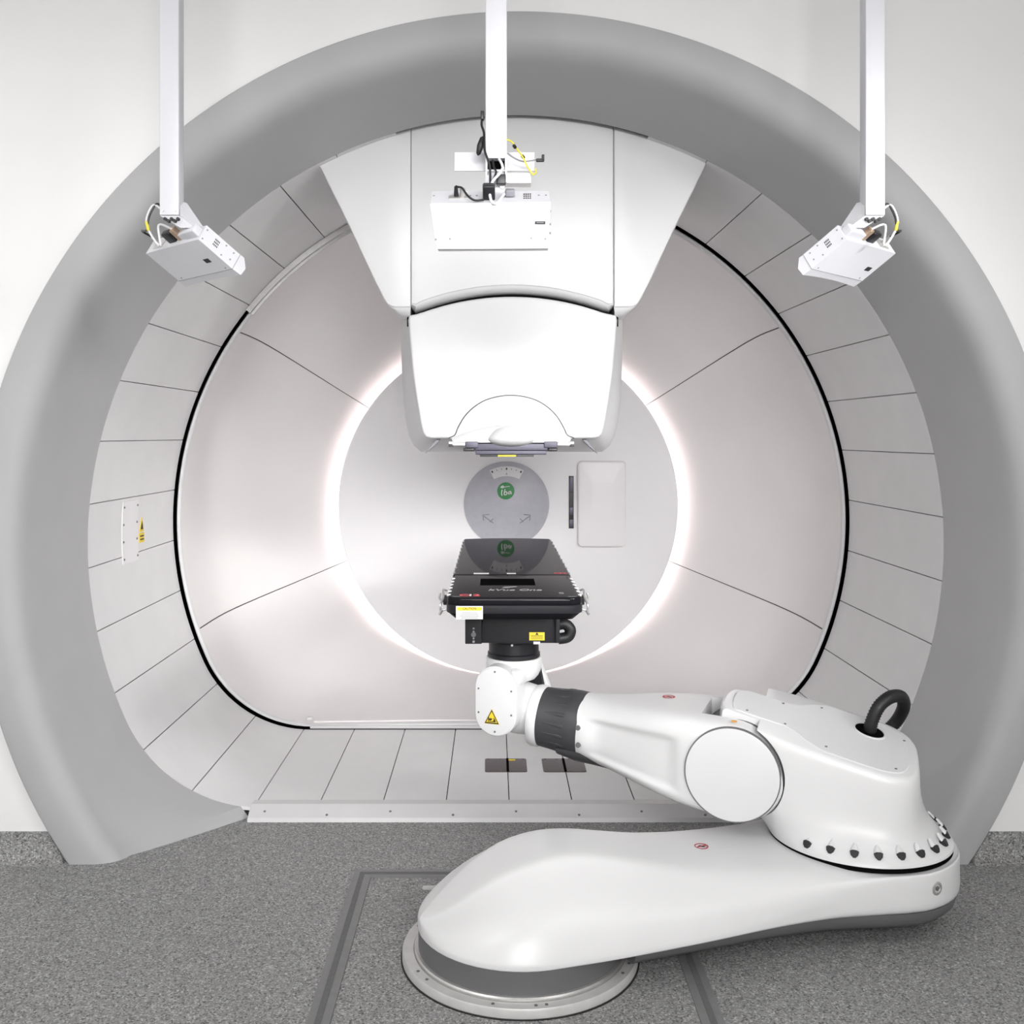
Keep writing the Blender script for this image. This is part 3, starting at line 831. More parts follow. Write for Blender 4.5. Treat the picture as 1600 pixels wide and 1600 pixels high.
# plan outline of the turret at fraction f of its height
levels = [ # f, right extent, left extent, half width, exponent
    (0.0, .306, .306, .306, 2.0), (.03, .304, .312, .304, 2.0), (.07, .291, .325, .293, 2.0), (.13, .267, .345, .276, 2.05),
    (.20, .243, .37, .256, 2.2), (.28, .225, .41, .241, 2.5), (.38, .212, .44, .230, 2.8), (.50, .204, .46, .224, 3.1), (.70, .199, .47, .221, 3.3), (.90, .197, .47, .219, 3.3), (.97, .194, .466, .216, 3.3), (.99, .189, .460, .211, 3.3), (1.0, .182, .452, .203, 3.3)]
rings = []
for f, r, l, w, ex in levels:
    ring = []
    for k in range(96):
        a = 2*pi*k/96; cx_, sy_ = cos(a), sin(a)
        e = 2/ex; x = abs(cx_)**e*(l if cx_ > 0 else -r); y = abs(sy_)**e*w*(1 if sy_ > 0 else -1)
        zb_ = .2665; ring.append(SP(x, y, zb_+f*(min(.70, ZT(x, y))-zb_)))
    rings.append(ring)
bm = loft(rings, True, True, True)
TE, ZE, RE = .403, .484, .186       # elbow axis
cut = []
for n0, n1 in ((.108, .5), (-.5, -.108)):
    cut.append(cyl(SP(TE, n0, ZE), SP(TE, n1, ZE), .174, n=72))
    cut.append(box(SP(TE+.25, (n0+n1)/2, .5), (.5, abs(n1-n0), 1.0), 0, e1, nn_, Z))
    cut.append(box(SP(TE+.17, (n0+n1)/2, ZE+.31), (.5, abs(n1-n0), .42), 0, e1, nn_, Z))
bm = boolean(bm, cut)
tur = mk('turret', bm, 'white', rb, sharp=32)
# scooped bolt recesses round the flared foot
for k in range(12):
    a = radians(-90-52+15*k); dr = Vector((cos(a), sin(a), 0)); tg = Vector((-sin(a), cos(a), 0))
    c = C1+dr*(.296 if k == 0 else .285 if k == 1 else .281); c.z = .300
    up = (dr*-.55+Z*.84).normalized(); nr = tg.cross(up); nr = nr if nr.dot(dr) > 0 else -nr
    bm = bmesh.new()
    pts = [(-.0150, .004), (-.012, -.007), (-.004, -.0145), (.004, -.0145), (.012, -.007), (.0150, .004), (.007, .0075), (-.007, .0075)]
    slab([(x_*.95, y_*1.1) for x_, y_ in pts], c+nr*.006, tg, up, nr, .02, .001, bm=bm)
    hole = mk('bolt_recess', bm, 'ink', rb)
    rr_ = []
    for j in range(5):
        e = j/4; ww = .0135*(1-e**2*.8); rr_.append([c+up*(.006+.026*e)+tg*(ww*cos(pi*i/8))+nr*((.0075+.0015*(1-e))*sin(pi*i/8)-.003+e*-.004) for i in range(9)])
    mk('scoop', loft(rr_, True, True, True), 'white2', hole)
# thin cover plate on the slanted top
tp = []
for k in range(64):
    a = 2*pi*k/64; cx_, sy_ = cos(a), sin(a)
    x = abs(cx_)**(2/3.4)*(.425 if cx_ > 0 else -.165); y = abs(sy_)**(2/3.4)*.188*(1 if sy_ > 0 else -1)
    lim = .19 if x < .13 else max(.095, .19-(x-.13)*1.05)
    y = max(-lim, min(lim, y))
    tp.append((x, y))
rings = [[SP(x, y, min(.70, ZT(x, y))+w) for x, y in inset(tp, i)] for i, w in ((0, -.004), (0, .0015), (.002, .003), (.004, .003))]
tpl = mk('top_plate', loft(rings, True, True, True), 'white2', rb, sharp=30)
for x, y in ((.37, .075), (.24, .082), (.10, .15), (-.12, .14), (-.15, -.1), (.13, -.15), (.26, -.08)):
    p = SP(x, y, min(.70, ZT(x, y))+.002); mk('screw', cyl(p, p+Z*.003, .005, .0045, 8), 'grey', tpl)
# hose outlet and looped hose
hs_, hn = -.035, -.085
hc = SP(hs_, hn, ZT(hs_, hn)+.003)
nt_ = Vector((0, 0, 1))+e1*-.248+nn_*.153; nt_.normalize()
mk('hose_opening', lathe([(.056, -.004), (.056, .003), (.051, .004), (.05, .001), (.001, .001)], hc, nt_, 40), 'white2', rb, label='round white-edged opening')
mk('hose_opening', lathe([(.049, -.002), (.049, .0025), (.001, .0025)], hc, nt_, 40), 'dark', rb, label='black hole the hose comes out of')
hp = [P(1358, 1150, 3.64), P(1362, 1128, 3.63), P(1374, 1103, 3.63), P(1392, 1089, 3.65), P(1408, 1089, 3.70), P(1412, 1104, 3.76), P(1402, 1125, 3.81), P(1386, 1141, 3.82), P(1370, 1152, 3.80)]
mk('hose', tube(hp, .0235, 16, 12, rib=.12), 'black', rb, sharp=80, label='black corrugated hose loop')

# upper arm
E0 = C1+e1*TE; SL = .10
AP = lambda t, n, z: E0+e1*t+nn_*n+Z*(ZE+SL*t+z)
hh = [(-.2, .168), (.05, .168), (.15, .164), (.25, .156), (.4, .137), (.5, .126), (.6, .120), (.7, .12)]
hn_ = [(-.2, .222), (.10, .222), (.2, .212), (.3, .190), (.4, .160), (.5, .134), (.6, .121), (.7, .12)]
ex_ = [(-.2, 7.), (.15, 6.), (.35, 4.2), (.5, 2.7), (.6, 2.05), (.7, 2.)]
def arm_sec(t, top=None):
    h = spl(t, hh); w = spl(t, hn_); e = 2/spl(t, ex_); ring = []
    if t < 0: h = sqrt(max(1e-5, .168**2-t*t))
    for k in range(96):
        a = 2*pi*k/96; x = abs(cos(a))**e*w*(1 if cos(a) > 0 else -1); y = abs(sin(a))**e*h*(1 if sin(a) > 0 else -1)
        if x > 0 and .17 < t < .57:      # shallow pressed panel on the camera side
            u = min(1, max(0, (t-.185)/.035))*min(1, max(0, (.555-t)/.05))
            v = min(1, max(0, (.62*h-abs(y+.01))/.02))
            x -= .016*u*v
        ring.append(AP(t, x, y))
    return ring
ts = [-.168*cos(k/10*pi/2) for k in range(11)]+[.02*k for k in range(1, 31)]
ts[0] += .0008
bm = loft([arm_sec(t) for t in ts], True, True, True)
bm = boolean(bm, [box(AP(-.13, 0, 0), (.50, .236, .6), 0, e1, nn_, Z)])
ua = mk('upper_arm', bm, 'white', rb, sharp=42)
# elbow caps
for s in (1, -1):
    o = AP(0, s*.228, .004)
    cpz = mk('elbow_cap', slab(circ(.160, 72), o, e1 if s > 0 else -e1, Z, nn_*s, .02, .004), 'white2', rb, label='big flat round elbow cap' if s > 0 else None)
    mk('cap_groove', lathe([(.160, 0), (.1625, .0), (.1625, .0135), (.160, .0135)], AP(0, s*.2135, .004) , nn_*s, 72), 'grey', rb)
bm = cyl(AP(0, -.11, 0), AP(0, .11, 0), .165, n=64)
mk('elbow_hub', bm, 'grey', rb)
for z_ in (.022, -.042):
    p = AP(.575, .116, z_); mk('screw', cyl(p, p+nn_*.012, .010, .009, 14), 'grey', ua)
c = AP(.27, -.05, spl(.27, hh)+.0005)
no_step(c, -e1, nn_*-1, Z, .0235, ua)
p = AP(-.0, .165, .1725); mk('zero_mark', box(p, (.018, .012, .003), 0, e1, nn_, Z), 'orange', ua)
p = AP(-.05, -.17, .165); mk('zero_mark', box(p, (.014, .012, .004), 0, e1, nn_, Z), 'orange', ua)
# ribbed collar
ax_ = (e1+Z*SL).normalized()
B0 = AP(.585, 0, 0)
col_ = mk('ribbed_collar', lathe([(.1235, 0), (.1245, .03), (.1235, .05), (.118, .075), (.1145, .13), (.1125, .165), (.10, .168)], B0, ax_, 96), 'collar', rb, sharp=30, label='charcoal ribbed rubber collar')
tA = Z.cross(ax_).normalized(); uA = ax_.cross(tA)
for k in range(18):
    a = 2*pi*k/18+.1; dr = tA*cos(a)+uA*sin(a); tg = -tA*sin(a)+uA*cos(a)
    rr_ = []
    for j in range(6):
        e = j/5; l = .052+.085*e; w = .010*(1-e*.75); rb_ = (.1185 if l < .075 else .117-.0022*e)-.0008
        hgt = .0065*(1-e)
        rr_.append([B0+ax_*l+dr*(rb_+hgt*cos(pi*i/6-pi/2)*0+hgt*sin(pi*i/6))+tg*(w*cos(pi*i/6)) for i in range(7)])
    mk('rib', loft(rr_, True, True, True), 'collar', col_, sharp=40)
# dark lower fairing of the collar along the arm's belly
rr_ = []
for j in range(13):
    e = j/12; tt_ = .67-.39*e; h = spl(tt_, hh); w = spl(tt_, hn_)*(.86-.35*e)*(1-e**4*.5); lo = (.020*(1-e)**1.2+.002)*min(1, .05+e*6); ring = []
    for i in range(17):
        a = pi+pi*i/16; ring.append(AP(tt_, w*cos(a), -h+.04+(.04+lo)*sin(a)))
    rr_.append(ring)
mk('collar_fairing', loft(rr_, True, True, True), 'collar', rb, sharp=50)
# white flange and wrist ball
mk('wrist_flange', lathe([(.10, .0), (.1145, .002), (.118, .008), (.118, .028), (.114, .040), (.095, .045), (.07, .05)], B0+ax_*.162, ax_, 72), 'white', rb, sharp=35)
W = E0+e1*.872; W.z = 0
wz = .588
mk('wrist_ball', lathe([(.0, -.105), (.05, -.092), (.085, -.06), (.100, -.02), (.102, .03), (.095, .09), (.088, .16)], W+Z*wz+nn_*.0, -ax_, 48, False, True), 'white', rb, sharp=60)
mk('wrist_base_cap', lathe([(.001, -.100), (.05, -.090), (.078, -.066), (.09, -.03), (.08, 0)], W+Z*(.61), Z, 40, False, True), 'offw', rb, sharp=60, label='cream rounded cap under the wrist')
mk('wrist_axle', cyl(W+Z*(wz+.01)-nn_*.10, W+Z*(wz+.01)+nn_*.10, .075, n=40), 'white', rb)
# stadium shaped side housing with cover plate
def stadium(w, h, n=14):
    r = w/2; return [(r*cos(pi*k/n), h/2-r+r*sin(pi*k/n)) for k in range(n+1)]+[(-r*cos(pi*k/n), -(h/2-r)-r*sin(pi*k/n)) for k in range(n+1)]
hu = -e1*1.0
ho = W+nn_*.170+Z*.644+e1*.014
whs = mk('wrist_housing', slab(stadium(.168, .266), ho, hu, Z, nn_, .11, .006, .012), 'white', rb, sharp=40)
cvp = mk('cover_plate', slab(stadium(.158, .256), ho+nn_*.004, hu, Z, nn_, .012, .002), 'white2', whs, sharp=30)
for x_, z_ in ((0, .113), (0, -.113), (-.066, .045), (-.066, -.045), (.066, .045), (.066, -.045)):
    p = ho+nn_*.004+hu*x_+Z*z_; mk('screw', cyl(p-nn_*.002, p+nn_*.002, .004, .0038, 8), 'grey', cvp)
tc_ = ho+nn_*.0050+Z*-.062-hu*.012
tr = lambda k: [(-.031*k, -.023*k), (.031*k, -.023*k), (0, .034*k)]
ws = mk('warning_sticker', slab(tr(1), tc_, hu, Z, nn_, .0015), 'yellow', whs, label='yellow and black triangular crush-hazard sticker')
outer, inner_ = tr(.93), tr(.74)
q3 = lambda ps, w: [tc_+hu*a+Z*b+nn_*w for a, b in ps]
mk('sticker_border', loft([q3(outer, 0), q3(outer, .0008), q3(inner_, .0008), q3(inner_, 0)]), 'ink', ws, sharp=20)
for pts in ([(-.016, -.009), (-.004, -.010), (.003, -.004), (-.004, .0), (-.009, -.004), (-.012, .004)], [(.004, -.012), (.016, -.012), (.012, -.002), (.006, .001), (.009, -.006)], [(-.016, -.0145), (.016, -.0145), (.016, -.012), (-.016, -.012)]):
    mk('hand_symbol', slab(pts, tc_+nn_*.0010, hu, Z, nn_, .001), 'ink', ws)
# yoke, top flange, back strut
mk('wrist_yoke', lathe([(.085, .700), (.098, .715), (.107, .735), (.109, .750), (.109, .775), (.106, .783), (.09, .785)], W, Z, 64), 'white', rb, sharp=35)
bm = box(W+Z*.725+nn_*.02, (.15, .26, .07), .025, hu, nn_, Z)
mk('wrist_yoke', bm, 'white', rb)
pts = [(-.04, .14), (.055, .14), (.105, .02), (.135, -.10), (.03, -.10), (-.04, -.02)]
mk('back_strut', slab(pts, W-nn_*.105+Z*.64, hu, Z, nn_, .035, .006, .006), 'white', rb)
mk('dark_web', slab([(.0, .10), (.085, .10), (.125, -.1), (.0, -.1)], W-nn_*.06+Z*.64, hu, Z, nn_, .02), 'blackp', rb)
mk('couch_flange', lathe([(.100, .783), (.103, .787), (.103, .80), (.098, .805), (.098, .845), (.104, .85), (.104, .8725)], W, Z, 64), 'blackp', rb, sharp=30, label='black rubber-like flange under the couch')

# ------------------------------------------------------------------ floor pit frame
ff = thing('floor_frame', 'square dark grey ribbed metal frame set into the floor around the robot base', 'floor frame', (.06, 3.2, 0))
def frame_rail(a, b, w, s):
    a, b = Vector(a), Vector(b); d = (b-a).normalized(); v = Z.cross(d)*s; 
    m0, m1 = w, -w    # mitred ends
    pts = [a+d*0, b+d*0, b-d*w+v*w, a+d*w+v*w]
    bm = loft([[p+Z*.004 for p in pts], [p+Z*.0002 for p in pts]], True, True, True)
    r = mk('frame_rail', bm, 'rail', ff, flat=True)
    k0, k1 = w*.34, w*.62
    pts = [a+d*k0+v*k0, b-d*k0+v*k0, b-d*k1+v*k1, a+d*k1+v*k1]
    mk('ribbed_insert', loft([[p+Z*.0052 for p in pts], [p+Z*.003 for p in pts]], True, True, True), 'raild', r, flat=True)
x0, x1, y0, y1 = -.527, .648, 2.62, 3.882
frame_rail((x0, y1, 0), (x0, y0, 0), .067, 1); frame_rail((x1, y0, 0), (x1, y1, 0), .067, 1)
frame_rail((x1, y1, 0), (x0, y1, 0), .067, 1); frame_rail((x0, y0, 0), (x1, y0, 0), .067, 1)
c = P(686, 1388, 1.65*F/(1388-VY))
fl = mk('floor_latch', slab(rrect(.12, .03, .006, 3), (c.x, c.y, .004), X, Y, Z, .004, .001), 'steel', None)
tag(fl, 'small metal latch plate in the floor behind the robot base', 'latch')

# ------------------------------------------------------------------ ceiling posts and laser units
def post(px0, px1, d, zb, lbl, side, dep=.056):
    a, b = P(px0, 0, d), P(px1, 0, d); c = (a.x+b.x)/2; w = b.x-a.x
    r = thing('ceiling_post', lbl, 'post', (c, d+dep/2, zb), 'white square ceiling posts holding laser units')
    zt_ = 3.6
    mk('profile', box((c, d+dep/2, (zb+zt_)/2), (w, dep, zt_-zb), .003), 'lace', r)
    mk('ceiling_plate', box((c, d+dep/2, zt_-.006), (w+.08, dep+.08, .012), .002), 'lace', r)
    return r, c, w
SD = 3.30
zb_l = P(0, 336, SD).z
for sgn, lbl in ((-1, 'white square post hanging from the ceiling at the left of the photo'), (1, 'white square post hanging from the ceiling at the right of the photo')):
    mxw = AX-.003
    def MX(v): 
        v = Vector(v); return v if sgn < 0 else Vector((2*mxw-v.x, v.y, v.z))
    a, b = MX(P(249, 0, SD)), MX(P(279.5, 0, SD)); c = (a.x+b.x)/2; w = abs(b.x-a.x)
    r = thing('ceiling_post', lbl, 'post', (c, SD+.028, zb_l), 'white square ceiling posts holding laser units')
    mk('profile', box((c, SD+.028, (zb_l+3.6)/2), (w, .056, 3.6-zb_l), .003), 'lace', r)
    mk('ceiling_plate', box((c, SD+.028, 3.594), (w+.08, .13, .012), .002), 'lace', r)
    for k in (-1, 1):
        p = Vector((c+k*.02, SD, zb_l+.014)); mk('screw', cyl(p, p-Y*.003, .004, .0035, 8), 'steel', r)
    # slanted gusset at the foot of the post
    g = [MX(P(*q)) for q in ((287.5, 316, 3.355), (313.5, 354, 3.33), (304, 356, 3.32), (281, 337, 3.30), (281, 322, 3.31))]
    mk('gusset', loft([g, [q-X*(.006*-sgn*-1)+Y*.012 for q in g]], True, True, True), 'lace', r, sharp=20)
    g = [MX(P(*q)) for q in ((250, 337, 3.302), (280, 337, 3.302), (306, 356, 3.31), (282, 356, 3.31))]
    mk('gusset', loft([g, [q+Y*.03+Z*.006 for q in g]], True, True, True), 'lace', r, sharp=20)
    for k in range(5):
        p = MX(P(258+5*k, 342+(k % 2)*3, 3.297)); mk('cable_hole', cyl(p+Y*.012, p-Y*.003, .0055, .0055, 10), 'ink', r)
    # laser slab
    lu = thing('laser_unit', ('white slanted laser box on the left ceiling post, its face turned right' if sgn < 0 else 'white slanted laser box on the right ceiling post, its face turned left'), 'laser unit', MX(P(310, 400, 3.4)), 'white laser positioning units')
    B = P(310, 374, 3.29); A = P(228, 396, 3.29+.20); Cc = P(363, 420, 3.29+.05); Bb = P(323, 352, 3.29+.03)
    u, v, w_ = A-B, Cc-B, Bb-B
    Q = lambda a, b, c_: MX(B+u*a+v*b+w_*c_)
    un, vn, wn = [MX(x_)-MX(Vector((0, 0, 0))) for x_ in (u, v, w_)]
    def ring(b, c0_, c1_, a0_=0, a1_=1): return [Q(a0_, b, c0_), Q(a1_, b, c0_), Q(a1_, b, c1_), Q(a0_, b, c1_)]
    mk('housing', loft([ring(.0, 0, 1), ring(1.0, 0, 1)], True, True, True), 'lace', lu, flat=True)
    # nose with sloped window end
    rings = [ring(1.004, 0, 1), ring(1.10, .02, .98), ring(1.17, .18, .9), ring(1.20, .35, .78)]
    nose = []
    nx = []
    for a in [k/10 for k in range(11)]:
        bow = .05*(4*a*(1-a))
        nx.append([Q(a, 1.004, 0), Q(a, 1.004, 1.0), Q(a, 1.12, 1.02), Q(a, 1.27-bow, .55), Q(a, 1.24-bow, .05)])
    mk('nose', loft(nx, True, True, True), 'lace', lu, sharp=30)
    mk('cover_seam', loft([ring(.995, -.012, 1.012, -.004, 1.004), ring(1.006, -.012, 1.012, -.004, 1.004)], True, True, True), 'greyp', lu, flat=True)
    uU, vU, wU = un.normalized(), vn.normalized(), wn.normalized()
    nF = un.cross(vn).normalized(); nF = nF if nF.dot(Vector((0, -1, 0))) > 0 else -nF      # big face normal
    nS = vn.cross(wn).normalized(); nS = nS if nS.dot(MX(B)-Q(1, 0, 0)) > 0 else -nS            # side face
    nT = un.cross(wn).normalized(); nT = nT if nT.dot(-vn) > 0 else -nT
    # big face: display and screws ; side face: vents and screws
    fa = lambda a, b: Q(a, b, 0)
    pa, pb = (.22, .62) if sgn < 0 else (.86, .62)
    mk('display', loft([[fa(pa+x_, pb+y_)+nF*.0012 for x_, y_ in ((-.045, -.06), (.045, -.06), (.045, .06), (-.045, .06))], [fa(pa+x_, pb+y_)-nF*.001 for x_, y_ in ((-.045, -.06), (.045, -.06), (.045, .06), (-.045, .06))]], True, True, True), 'ink', lu, flat=True)
    for a, b in ((.08, .93), (.9, .93)):
        p = fa(a, b); mk('screw', cyl(p-nF*.002, p+nF*.0012, .003, .003, 8), 'greyp', lu)
    for b, c_ in ((.07, .2), (.07, .8), (.62, .2), (.62, .85), (.85, .35), (.85, .8)):
        p = Q(0, b, c_); mk('screw', cyl(p-nS*.002, p+nS*.0012, .003, .003, 8), 'greyp', lu)
    bm = bmesh.new()
    for k in range(4):
        for j in range(3):
            p = Q(0, .34+.035*k, .38+.16*j); box(p, (.0028, .0105*.55, .002), 0, vU, wU, nS, bm=bm)
    mk('vent', bm, 'ink', lu)
    # connectors on top face
    p = Q(.30, 0, .55); mk('socket', box(p+nT*.01, (.04, .028, .024), .003, uU, wU, nT), 'lace', lu)
    p = Q(.52, -.0, .5); mk('mains_plug', box(p+nT*.018, (.045, .026, .045), .006, uU, wU, nT), 'blackp', lu)
    p = Q(.38, -.0, .5); mk('connector', box(p+nT*.02, (.022, .024, .05), .004, uU, wU, nT), 'copper', lu)
    p = Q(.8, 0, .5); mk('connector', cyl(p, p+nT*.035, .0075, .0065, 12), 'steel', lu)
    mk('socket_plate', box(Q(.8, 0, .5)+nT*.001, (.055, .038, .003), .0005, uU, wU, nT), 'steel', lu)
    p = Q(.14, 0, .5); mk('hinge_bolt', cyl(p, p+nT*.02, .010, .009, 12), 'steel', lu)
    mk('hinge_arm', box(p+nT*.014+uU*.0, (.07, .035, .03), .004, uU, wU, nT), 'lace', lu)
    e_ = Q(.8, 0, .5)+nT*.034
    pl = Vector((c+sgn*w/2, SD+.03, zb_l+.03))
    s_ = sgn
    mk('signal_cable', tube([e_, e_+nT*.03+X*(s_*.012), Vector((c+s_*.085, SD+.04, zb_l-.04)), Vector((c+s_*.075, SD+.03, zb_l+.0)), pl+X*(s_*.02)+Z*.012, pl], .0036, 8, 6), 'black' if sgn > 0 else 'blackp', lu, label='thin dark cable')
    f_ = Q(.38, 0, .5)+nT*.042
    mk('signal_cable', tube([f_, f_+nT*.02+X*(s_*.03), Vector((c+s_*.035, SD+.02, zb_l-.095)), Vector((c+s_*.07, SD+.03, zb_l-.055)), Vector((c+s_*.083, SD+.03, zb_l-.01)), pl+X*(s_*.03)+Z*.008, pl-Z*.008], .0038, 8, 6), 'cwht', lu, label='thin white cable')
    mk('cable_tag', tube([Vector((c+s_*.076, SD+.028, zb_l-.045)), Vector((c+s_*.083, SD+.03, zb_l-.015))], .0052, 8, 3), 'cyel', lu, label='yellow cable sleeve')

# centre post and its unit
CD_ = 3.05
a, b = P(758.5, 0, CD_), P(792, 0, CD_); c = (a.x+b.x)/2; w = b.x-a.x; zb_c = P(0, 247, CD_).z
cpst = thing('ceiling_post', 'white square post hanging from the ceiling in the middle, in front of the beam head', 'post', (c, CD_+.03, zb_c-.045), 'white square ceiling posts holding laser units')
mk('profile', box((c, CD_+.03, (zb_c+3.6)/2), (w, .06, 3.6-zb_c), .003), 'lace', cpst)
mk('ceiling_plate', box((c, CD_+.03, 3.594), (w+.08, .14, .012), .002), 'lace', cpst)
# open foot of the post: two cheeks and a dark inside
for s in (-1, 1):
    mk('cheek', box((c+s*(w/2-.003), CD_+.03, zb_c-.035), (.006, .06, .075), .001), 'lace', cpst)
mk('inside', box((c, CD_+.045, zb_c-.017), (w-.013, .02, .034), 0), 'dark', cpst)
mk('foot_plate', box((c, CD_+.03, zb_c-.036), (w-.012, .055, .006), .001), 'lace', cpst)
cl_ = thing('laser_unit', 'wide white laser box under the middle ceiling post, in front of the beam head', 'laser unit', P(766, 388, 2.96), 'white laser positioning units')
LD = 2.955
fr = [P(672, 318, LD), P(860.5, 315.5, LD), P(857.5, 377, LD+.02), P(681, 378, LD+.02)]
bk_ = [P(675, 298.5, LD+.11), P(857, 298.5, LD+.11), P(857, 373, LD+.13), P(680, 373, LD+.13)]
hb = mk('housing', loft([fr, bk_], True, True, True), 'lace', cl_, flat=True)
ns = [P(681, 378.5, LD+.021), P(857.5, 377.5, LD+.021), P(857, 388, LD+.025), P(684, 389, LD+.025)]
mk('nose', loft([ns, [q+Y*.06+Z*.004 for q in ns]], True, True, True), 'lace', cl_, flat=True)
p0 = P(844, 348, LD+.009); mk('display', box(p0, (.030, .008, .003), .0005, X, Z, -Y), 'ink', hb)
mk('display_text', box(p0-Y*.0015, (.020, .002, .001), 0, X, Z, -Y), 'engr', hb)
for px, py in ((681, 374), (703, 373), (830, 372), (852, 373)):
    p = P(px, py, LD+.0175); mk('screw', cyl(p+Y*.003, p-Y*.0015, .0032, .003, 8), 'greyp', hb)
for py in (330, 350, 364):
    p = P(860, py, LD+.012); mk('screw', cyl(p-X*.003, p+X*.0015, .003, .003, 8), 'greyp', hb)
LT = lambda px, t: (fr[0]+(fr[1]-fr[0])*((px-672)/188.5))*(1-t)+(bk_[0]+(bk_[1]-bk_[0])*((px-675)/182))*t
tn = (bk_[0]-fr[0]).cross(fr[1]-fr[0]).normalized(); tn = tn if tn.z > 0 else -tn
tu = X; tv = tn.cross(tu)
p = LT(716, .45); mk('socket_plate', box(p+tn*.001, (.055, .03, .003), .0005, tu, tv, tn), 'steel', hb)
p = LT(713, .5); mk('connector', cyl(p, p+tn*.032, .008, .005, 12), 'blackp', cl_)
p2 = LT(723, .5); mk('connector', cyl(p2, p2+tn*.026, .009, .008, 12), 'steel', cl_)
p = LT(764, .35); mk('mains_plug', box(p+tn*.02, (.036, .036, .045), .005, tu, tv, tn), 'blackp', cl_)
p = LT(797, .5); mk('network_plug', box(p+tn*.012, (.028, .024, .020), .004, tu, tv, tn), 'engr', cl_)
bm = bmesh.new()
for k in range(4):
    for j in range(3): box(LT(819+3.2*k, .35+.18*j), (.004, .0022*4, .002), 0, tu, tv, tn, bm=bm)
mk('vent', bm, 'ink', hb)
for px in (678, 735, 745, 842, 853): mk('screw', cyl(LT(px, .6)-tn*.002, LT(px, .6)+tn*.0015, .0035, .003, 8), 'greyp', hb)
# adjuster bracket between post and box, back plate, grey box
bp_ = [P(710.5, 238, 3.13), P(835, 238, 3.13), P(835, 267, 3.13), P(710.5, 267, 3.13)]
mk('back_plate', loft([bp_, [q+Y*.006 for q in bp_]], True, True, True), 'lace', cl_, flat=True)
a_, b_ = P(791, 286.5, 3.08), P(830, 269, 3.08)
mk('driver_box', box(((a_.x+b_.x)/2, 3.105, (a_.z+b_.z)/2), (b_.x-a_.x, .05, b_.z-a_.z), .002), 'greyp' if 0 else 'steel', cl_, label='grey metal driver box')
mk('mount_bracket', box((c, CD_+.035, zb_c-.105), (.05, .05, .14), .004), 'lace', cl_)
mk('mount_bracket', box((c-.02, CD_+.01, zb_c-.10), (.018, .03, .10), .003), 'lace', cl_)
mk('mount_bracket', box((c, CD_+.02, zb_c-.165), (.085, .05, .02), .003), 'lace', cl_)
for k in (-1, 1):
    for z_ in (-.085, -.12): p = Vector((c+k*.018, CD_+.008, zb_c+z_)); mk('hinge_bolt', cyl(p+Y*.01, p-Y*.008, .007, .006, 10), 'steel', cl_)
mk('adjust_block', box(P(783, 281, 3.04), (.028, .02, .03), .003), 'blackp', cl_)
# cables
lx = P(757, 0, CD_).x
mk('plug', box(P(753.5, 178, CD_-.0)+Y*.02, (.010, .02, .026), .002), 'blackp', cl_)
mk('cable', tube([P(753.5, 184, CD_+.02), P(752.5, 195, CD_+.02), P(756, 207, CD_+.02), P(756.5, 222, CD_), P(757.5, 236, CD_-.012), P(762, 249, CD_-.02), P(765.5, 262, CD_-.02), P(766, 285, CD_-.03), P(766, 300, CD_-.04)], .0035, 8, 8), 'black', cl_, label='black cable')
mk('cable_joint', lathe([(.001, -.03), (.007, -.024), (.0105, 0), (.007, .024), (.001, .03)], P(750.5, 228, CD_+.01), Vector((.25, 0, 1)), 14, False, False), 'black', cl_)
mk('cable', tube([LT(713, .5)+tn*.032, P(715, 292, 2.99), P(722, 294, 2.97), P(731, 306, 2.95), P(742, 313, 2.945), P(756, 312, 2.95)], .0033, 8, 8), 'black', cl_, label='black cable')
mk('cable', tube([P(786, 262, CD_-.01), P(780, 272, CD_-.03), P(770, 283, CD_-.05), P(765.5, 298, CD_-.07), P(767, 312, CD_-.09), P(772, 318, CD_-.1), P(779, 315, CD_-.09), P(788, 303, CD_-.05), P(794, 297, CD_-.03)], .0042, 8, 8), 'cwht', cl_, label='white cable')
mk('cable', tube([P(779, 247, CD_+.01), P(784, 256, CD_-.01), P(786, 264, CD_-.01)], .004, 8, 5), 'cwht', cl_, label='white cable')
mk('cable', tube([P(770, 250, CD_), P(772, 262, CD_-.012), P(775, 270, CD_-.02), P(767, 288, CD_-.03)], .003, 8, 6), 'black', cl_, label='black cable')
mk('cable', tube([P(792, 218, CD_+.03), P(800, 222, CD_+.03), P(808, 233, CD_+.02), P(817, 246, CD_+.01), P(824, 260, CD_+.01), P(832, 272, CD_+.02), P(837, 270, CD_+.03), P(836, 264, CD_+.04)], .0026, 8, 8), 'cyel', cl_, label='yellow cable')
for px, py in ((804, 229), (817, 245)):
    mk('cable_tie', cyl(P(px-1, py-1.4, CD_+.021), P(px+1, py+1.4, CD_+.013), .0052, n=10), 'black', cl_)
mk('cable', tube([P(793, 239, CD_+.03), P(802, 246, CD_+.03), P(816, 252, CD_+.025), P(830, 251, CD_+.02), P(840, 249, CD_+.02)], .0026, 8, 8), 'greyp', cl_, label='thin grey cable')
mk('plug', box(P(844, 250.5, CD_+.02), (.024, .009, .012), .002, X, Z, -Y), 'black', cl_); mk('plug', box(P(848.5, 247, CD_+.02), (.008, .02, .012), .002, X, Z, -Y), 'black', cl_)

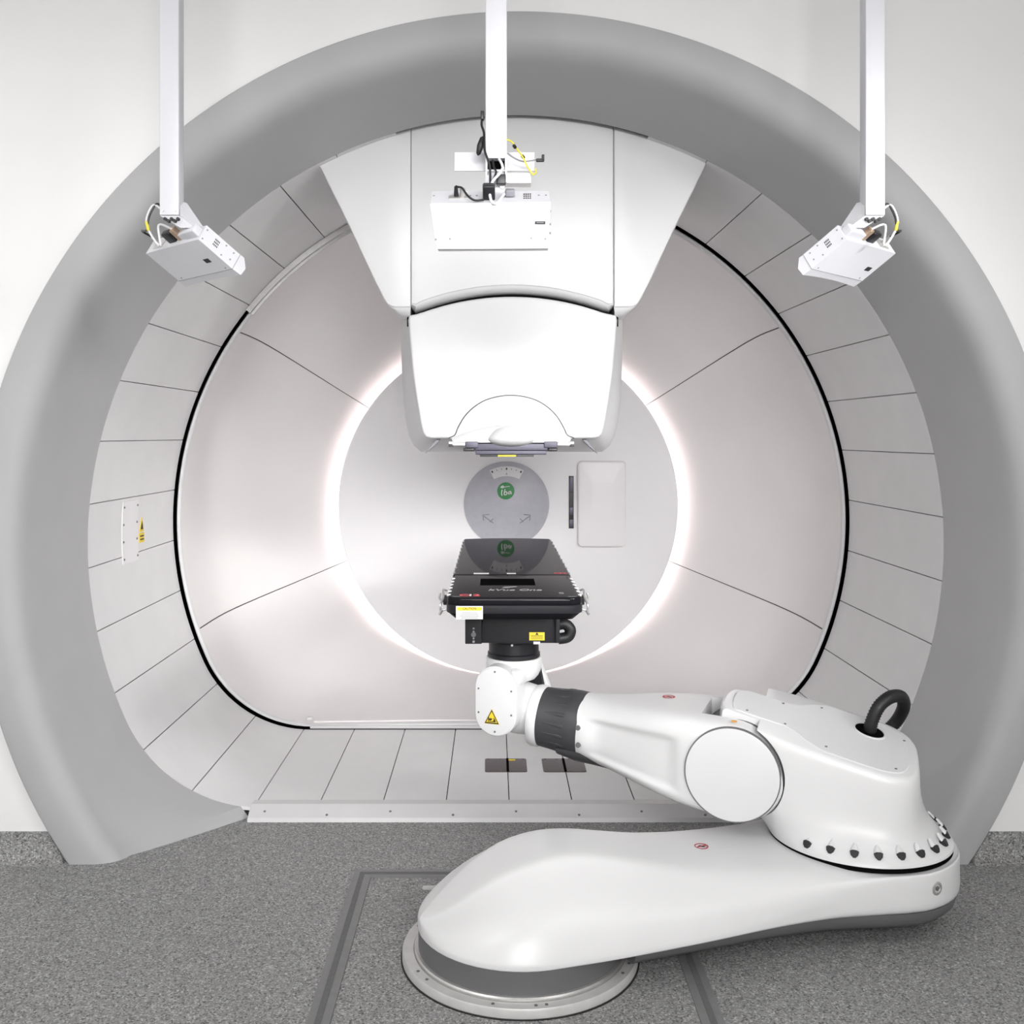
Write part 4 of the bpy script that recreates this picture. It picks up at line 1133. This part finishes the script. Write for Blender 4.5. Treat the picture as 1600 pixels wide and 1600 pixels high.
# ------------------------------------------------------------------ light and camera
def area(name, loc, size, power, col=(1, 1, 1), target=None, sy=None, spread=None):
    L = bpy.data.lights.new(name, 'AREA'); L.energy = power; L.color = col; L.size = size
    if spread: L.spread = radians(spread)
    if sy: L.shape = 'RECTANGLE'; L.size_y = sy
    o = bpy.data.objects.new(name, L); COL.objects.link(o); o.location = loc
    if target is not None: o.rotation_euler = (Vector(target)-Vector(loc)).to_track_quat('-Z', 'Y').to_euler()
    return o
LC = (1, .992, .988)
area('ceiling_light_right', (2.2, .8, 3.58), 1.2, 22, LC, sy=.6)
area('ceiling_light_left', (-2.2, .8, 3.58), 1.2, 38, LC, sy=.6)
area('ceiling_light_near_left', (-2.6, 2.7, 3.58), 1.2, 11, LC, sy=.6)
area('rear_light', (0, -2.6, 3.2), 3., 130, LC, (0, 5, 1.2), sy=.8)
area('added_fill_right', (3.0, -.5, 3.2), 1., 5, LC, (-1.5, 5.6, 1.), sy=.5, spread=35)  # added narrow lamp, makes the tunnel's left side brighter than its right
area('added_fill_right_low', (3.4, 1.2, 2.6), .9, 8, LC, (-1.6, 5.4, 1.), sy=.5, spread=45)  # second added lamp, more light on the left panels and bowl
area('added_fill_bowl_left', (1.6, -2.5, 2.6), 2.6, 9, LC, (-.6, 6.4, 1.), sy=1.3, spread=32)  # added narrow-beam fill from behind the camera for the bowl's left half
area('added_fill_bowl', (.3, -2.7, 2.7), 2.4, 6, LC, (.3, 6.5, 1.1), sy=1.2, spread=34)  # added fill aimed down the tunnel to lift the bowl and disc

w = bpy.data.worlds.new('room_world'); w.use_nodes = True; SC.world = w
w.node_tree.nodes['Background'].inputs['Color'].default_value = (.9, .92, 1, 1)
w.node_tree.nodes['Background'].inputs['Strength'].default_value = .25

cam = bpy.data.cameras.new('camera'); co = bpy.data.objects.new('camera', cam); COL.objects.link(co)
co.location = (0, 0, EYE); co.rotation_euler = (pi/2, 0, 0)
cam.sensor_width = 36; cam.lens = 36; cam.shift_x = (800-VX)/1600; cam.shift_y = -(800-VY)/1600; cam.clip_start = .05
SC.camera = co
SC.view_settings.view_transform = 'Standard'; SC.view_settings.look = 'None'
SC.view_settings.exposure = 0.0; SC.view_settings.gamma = 1.0
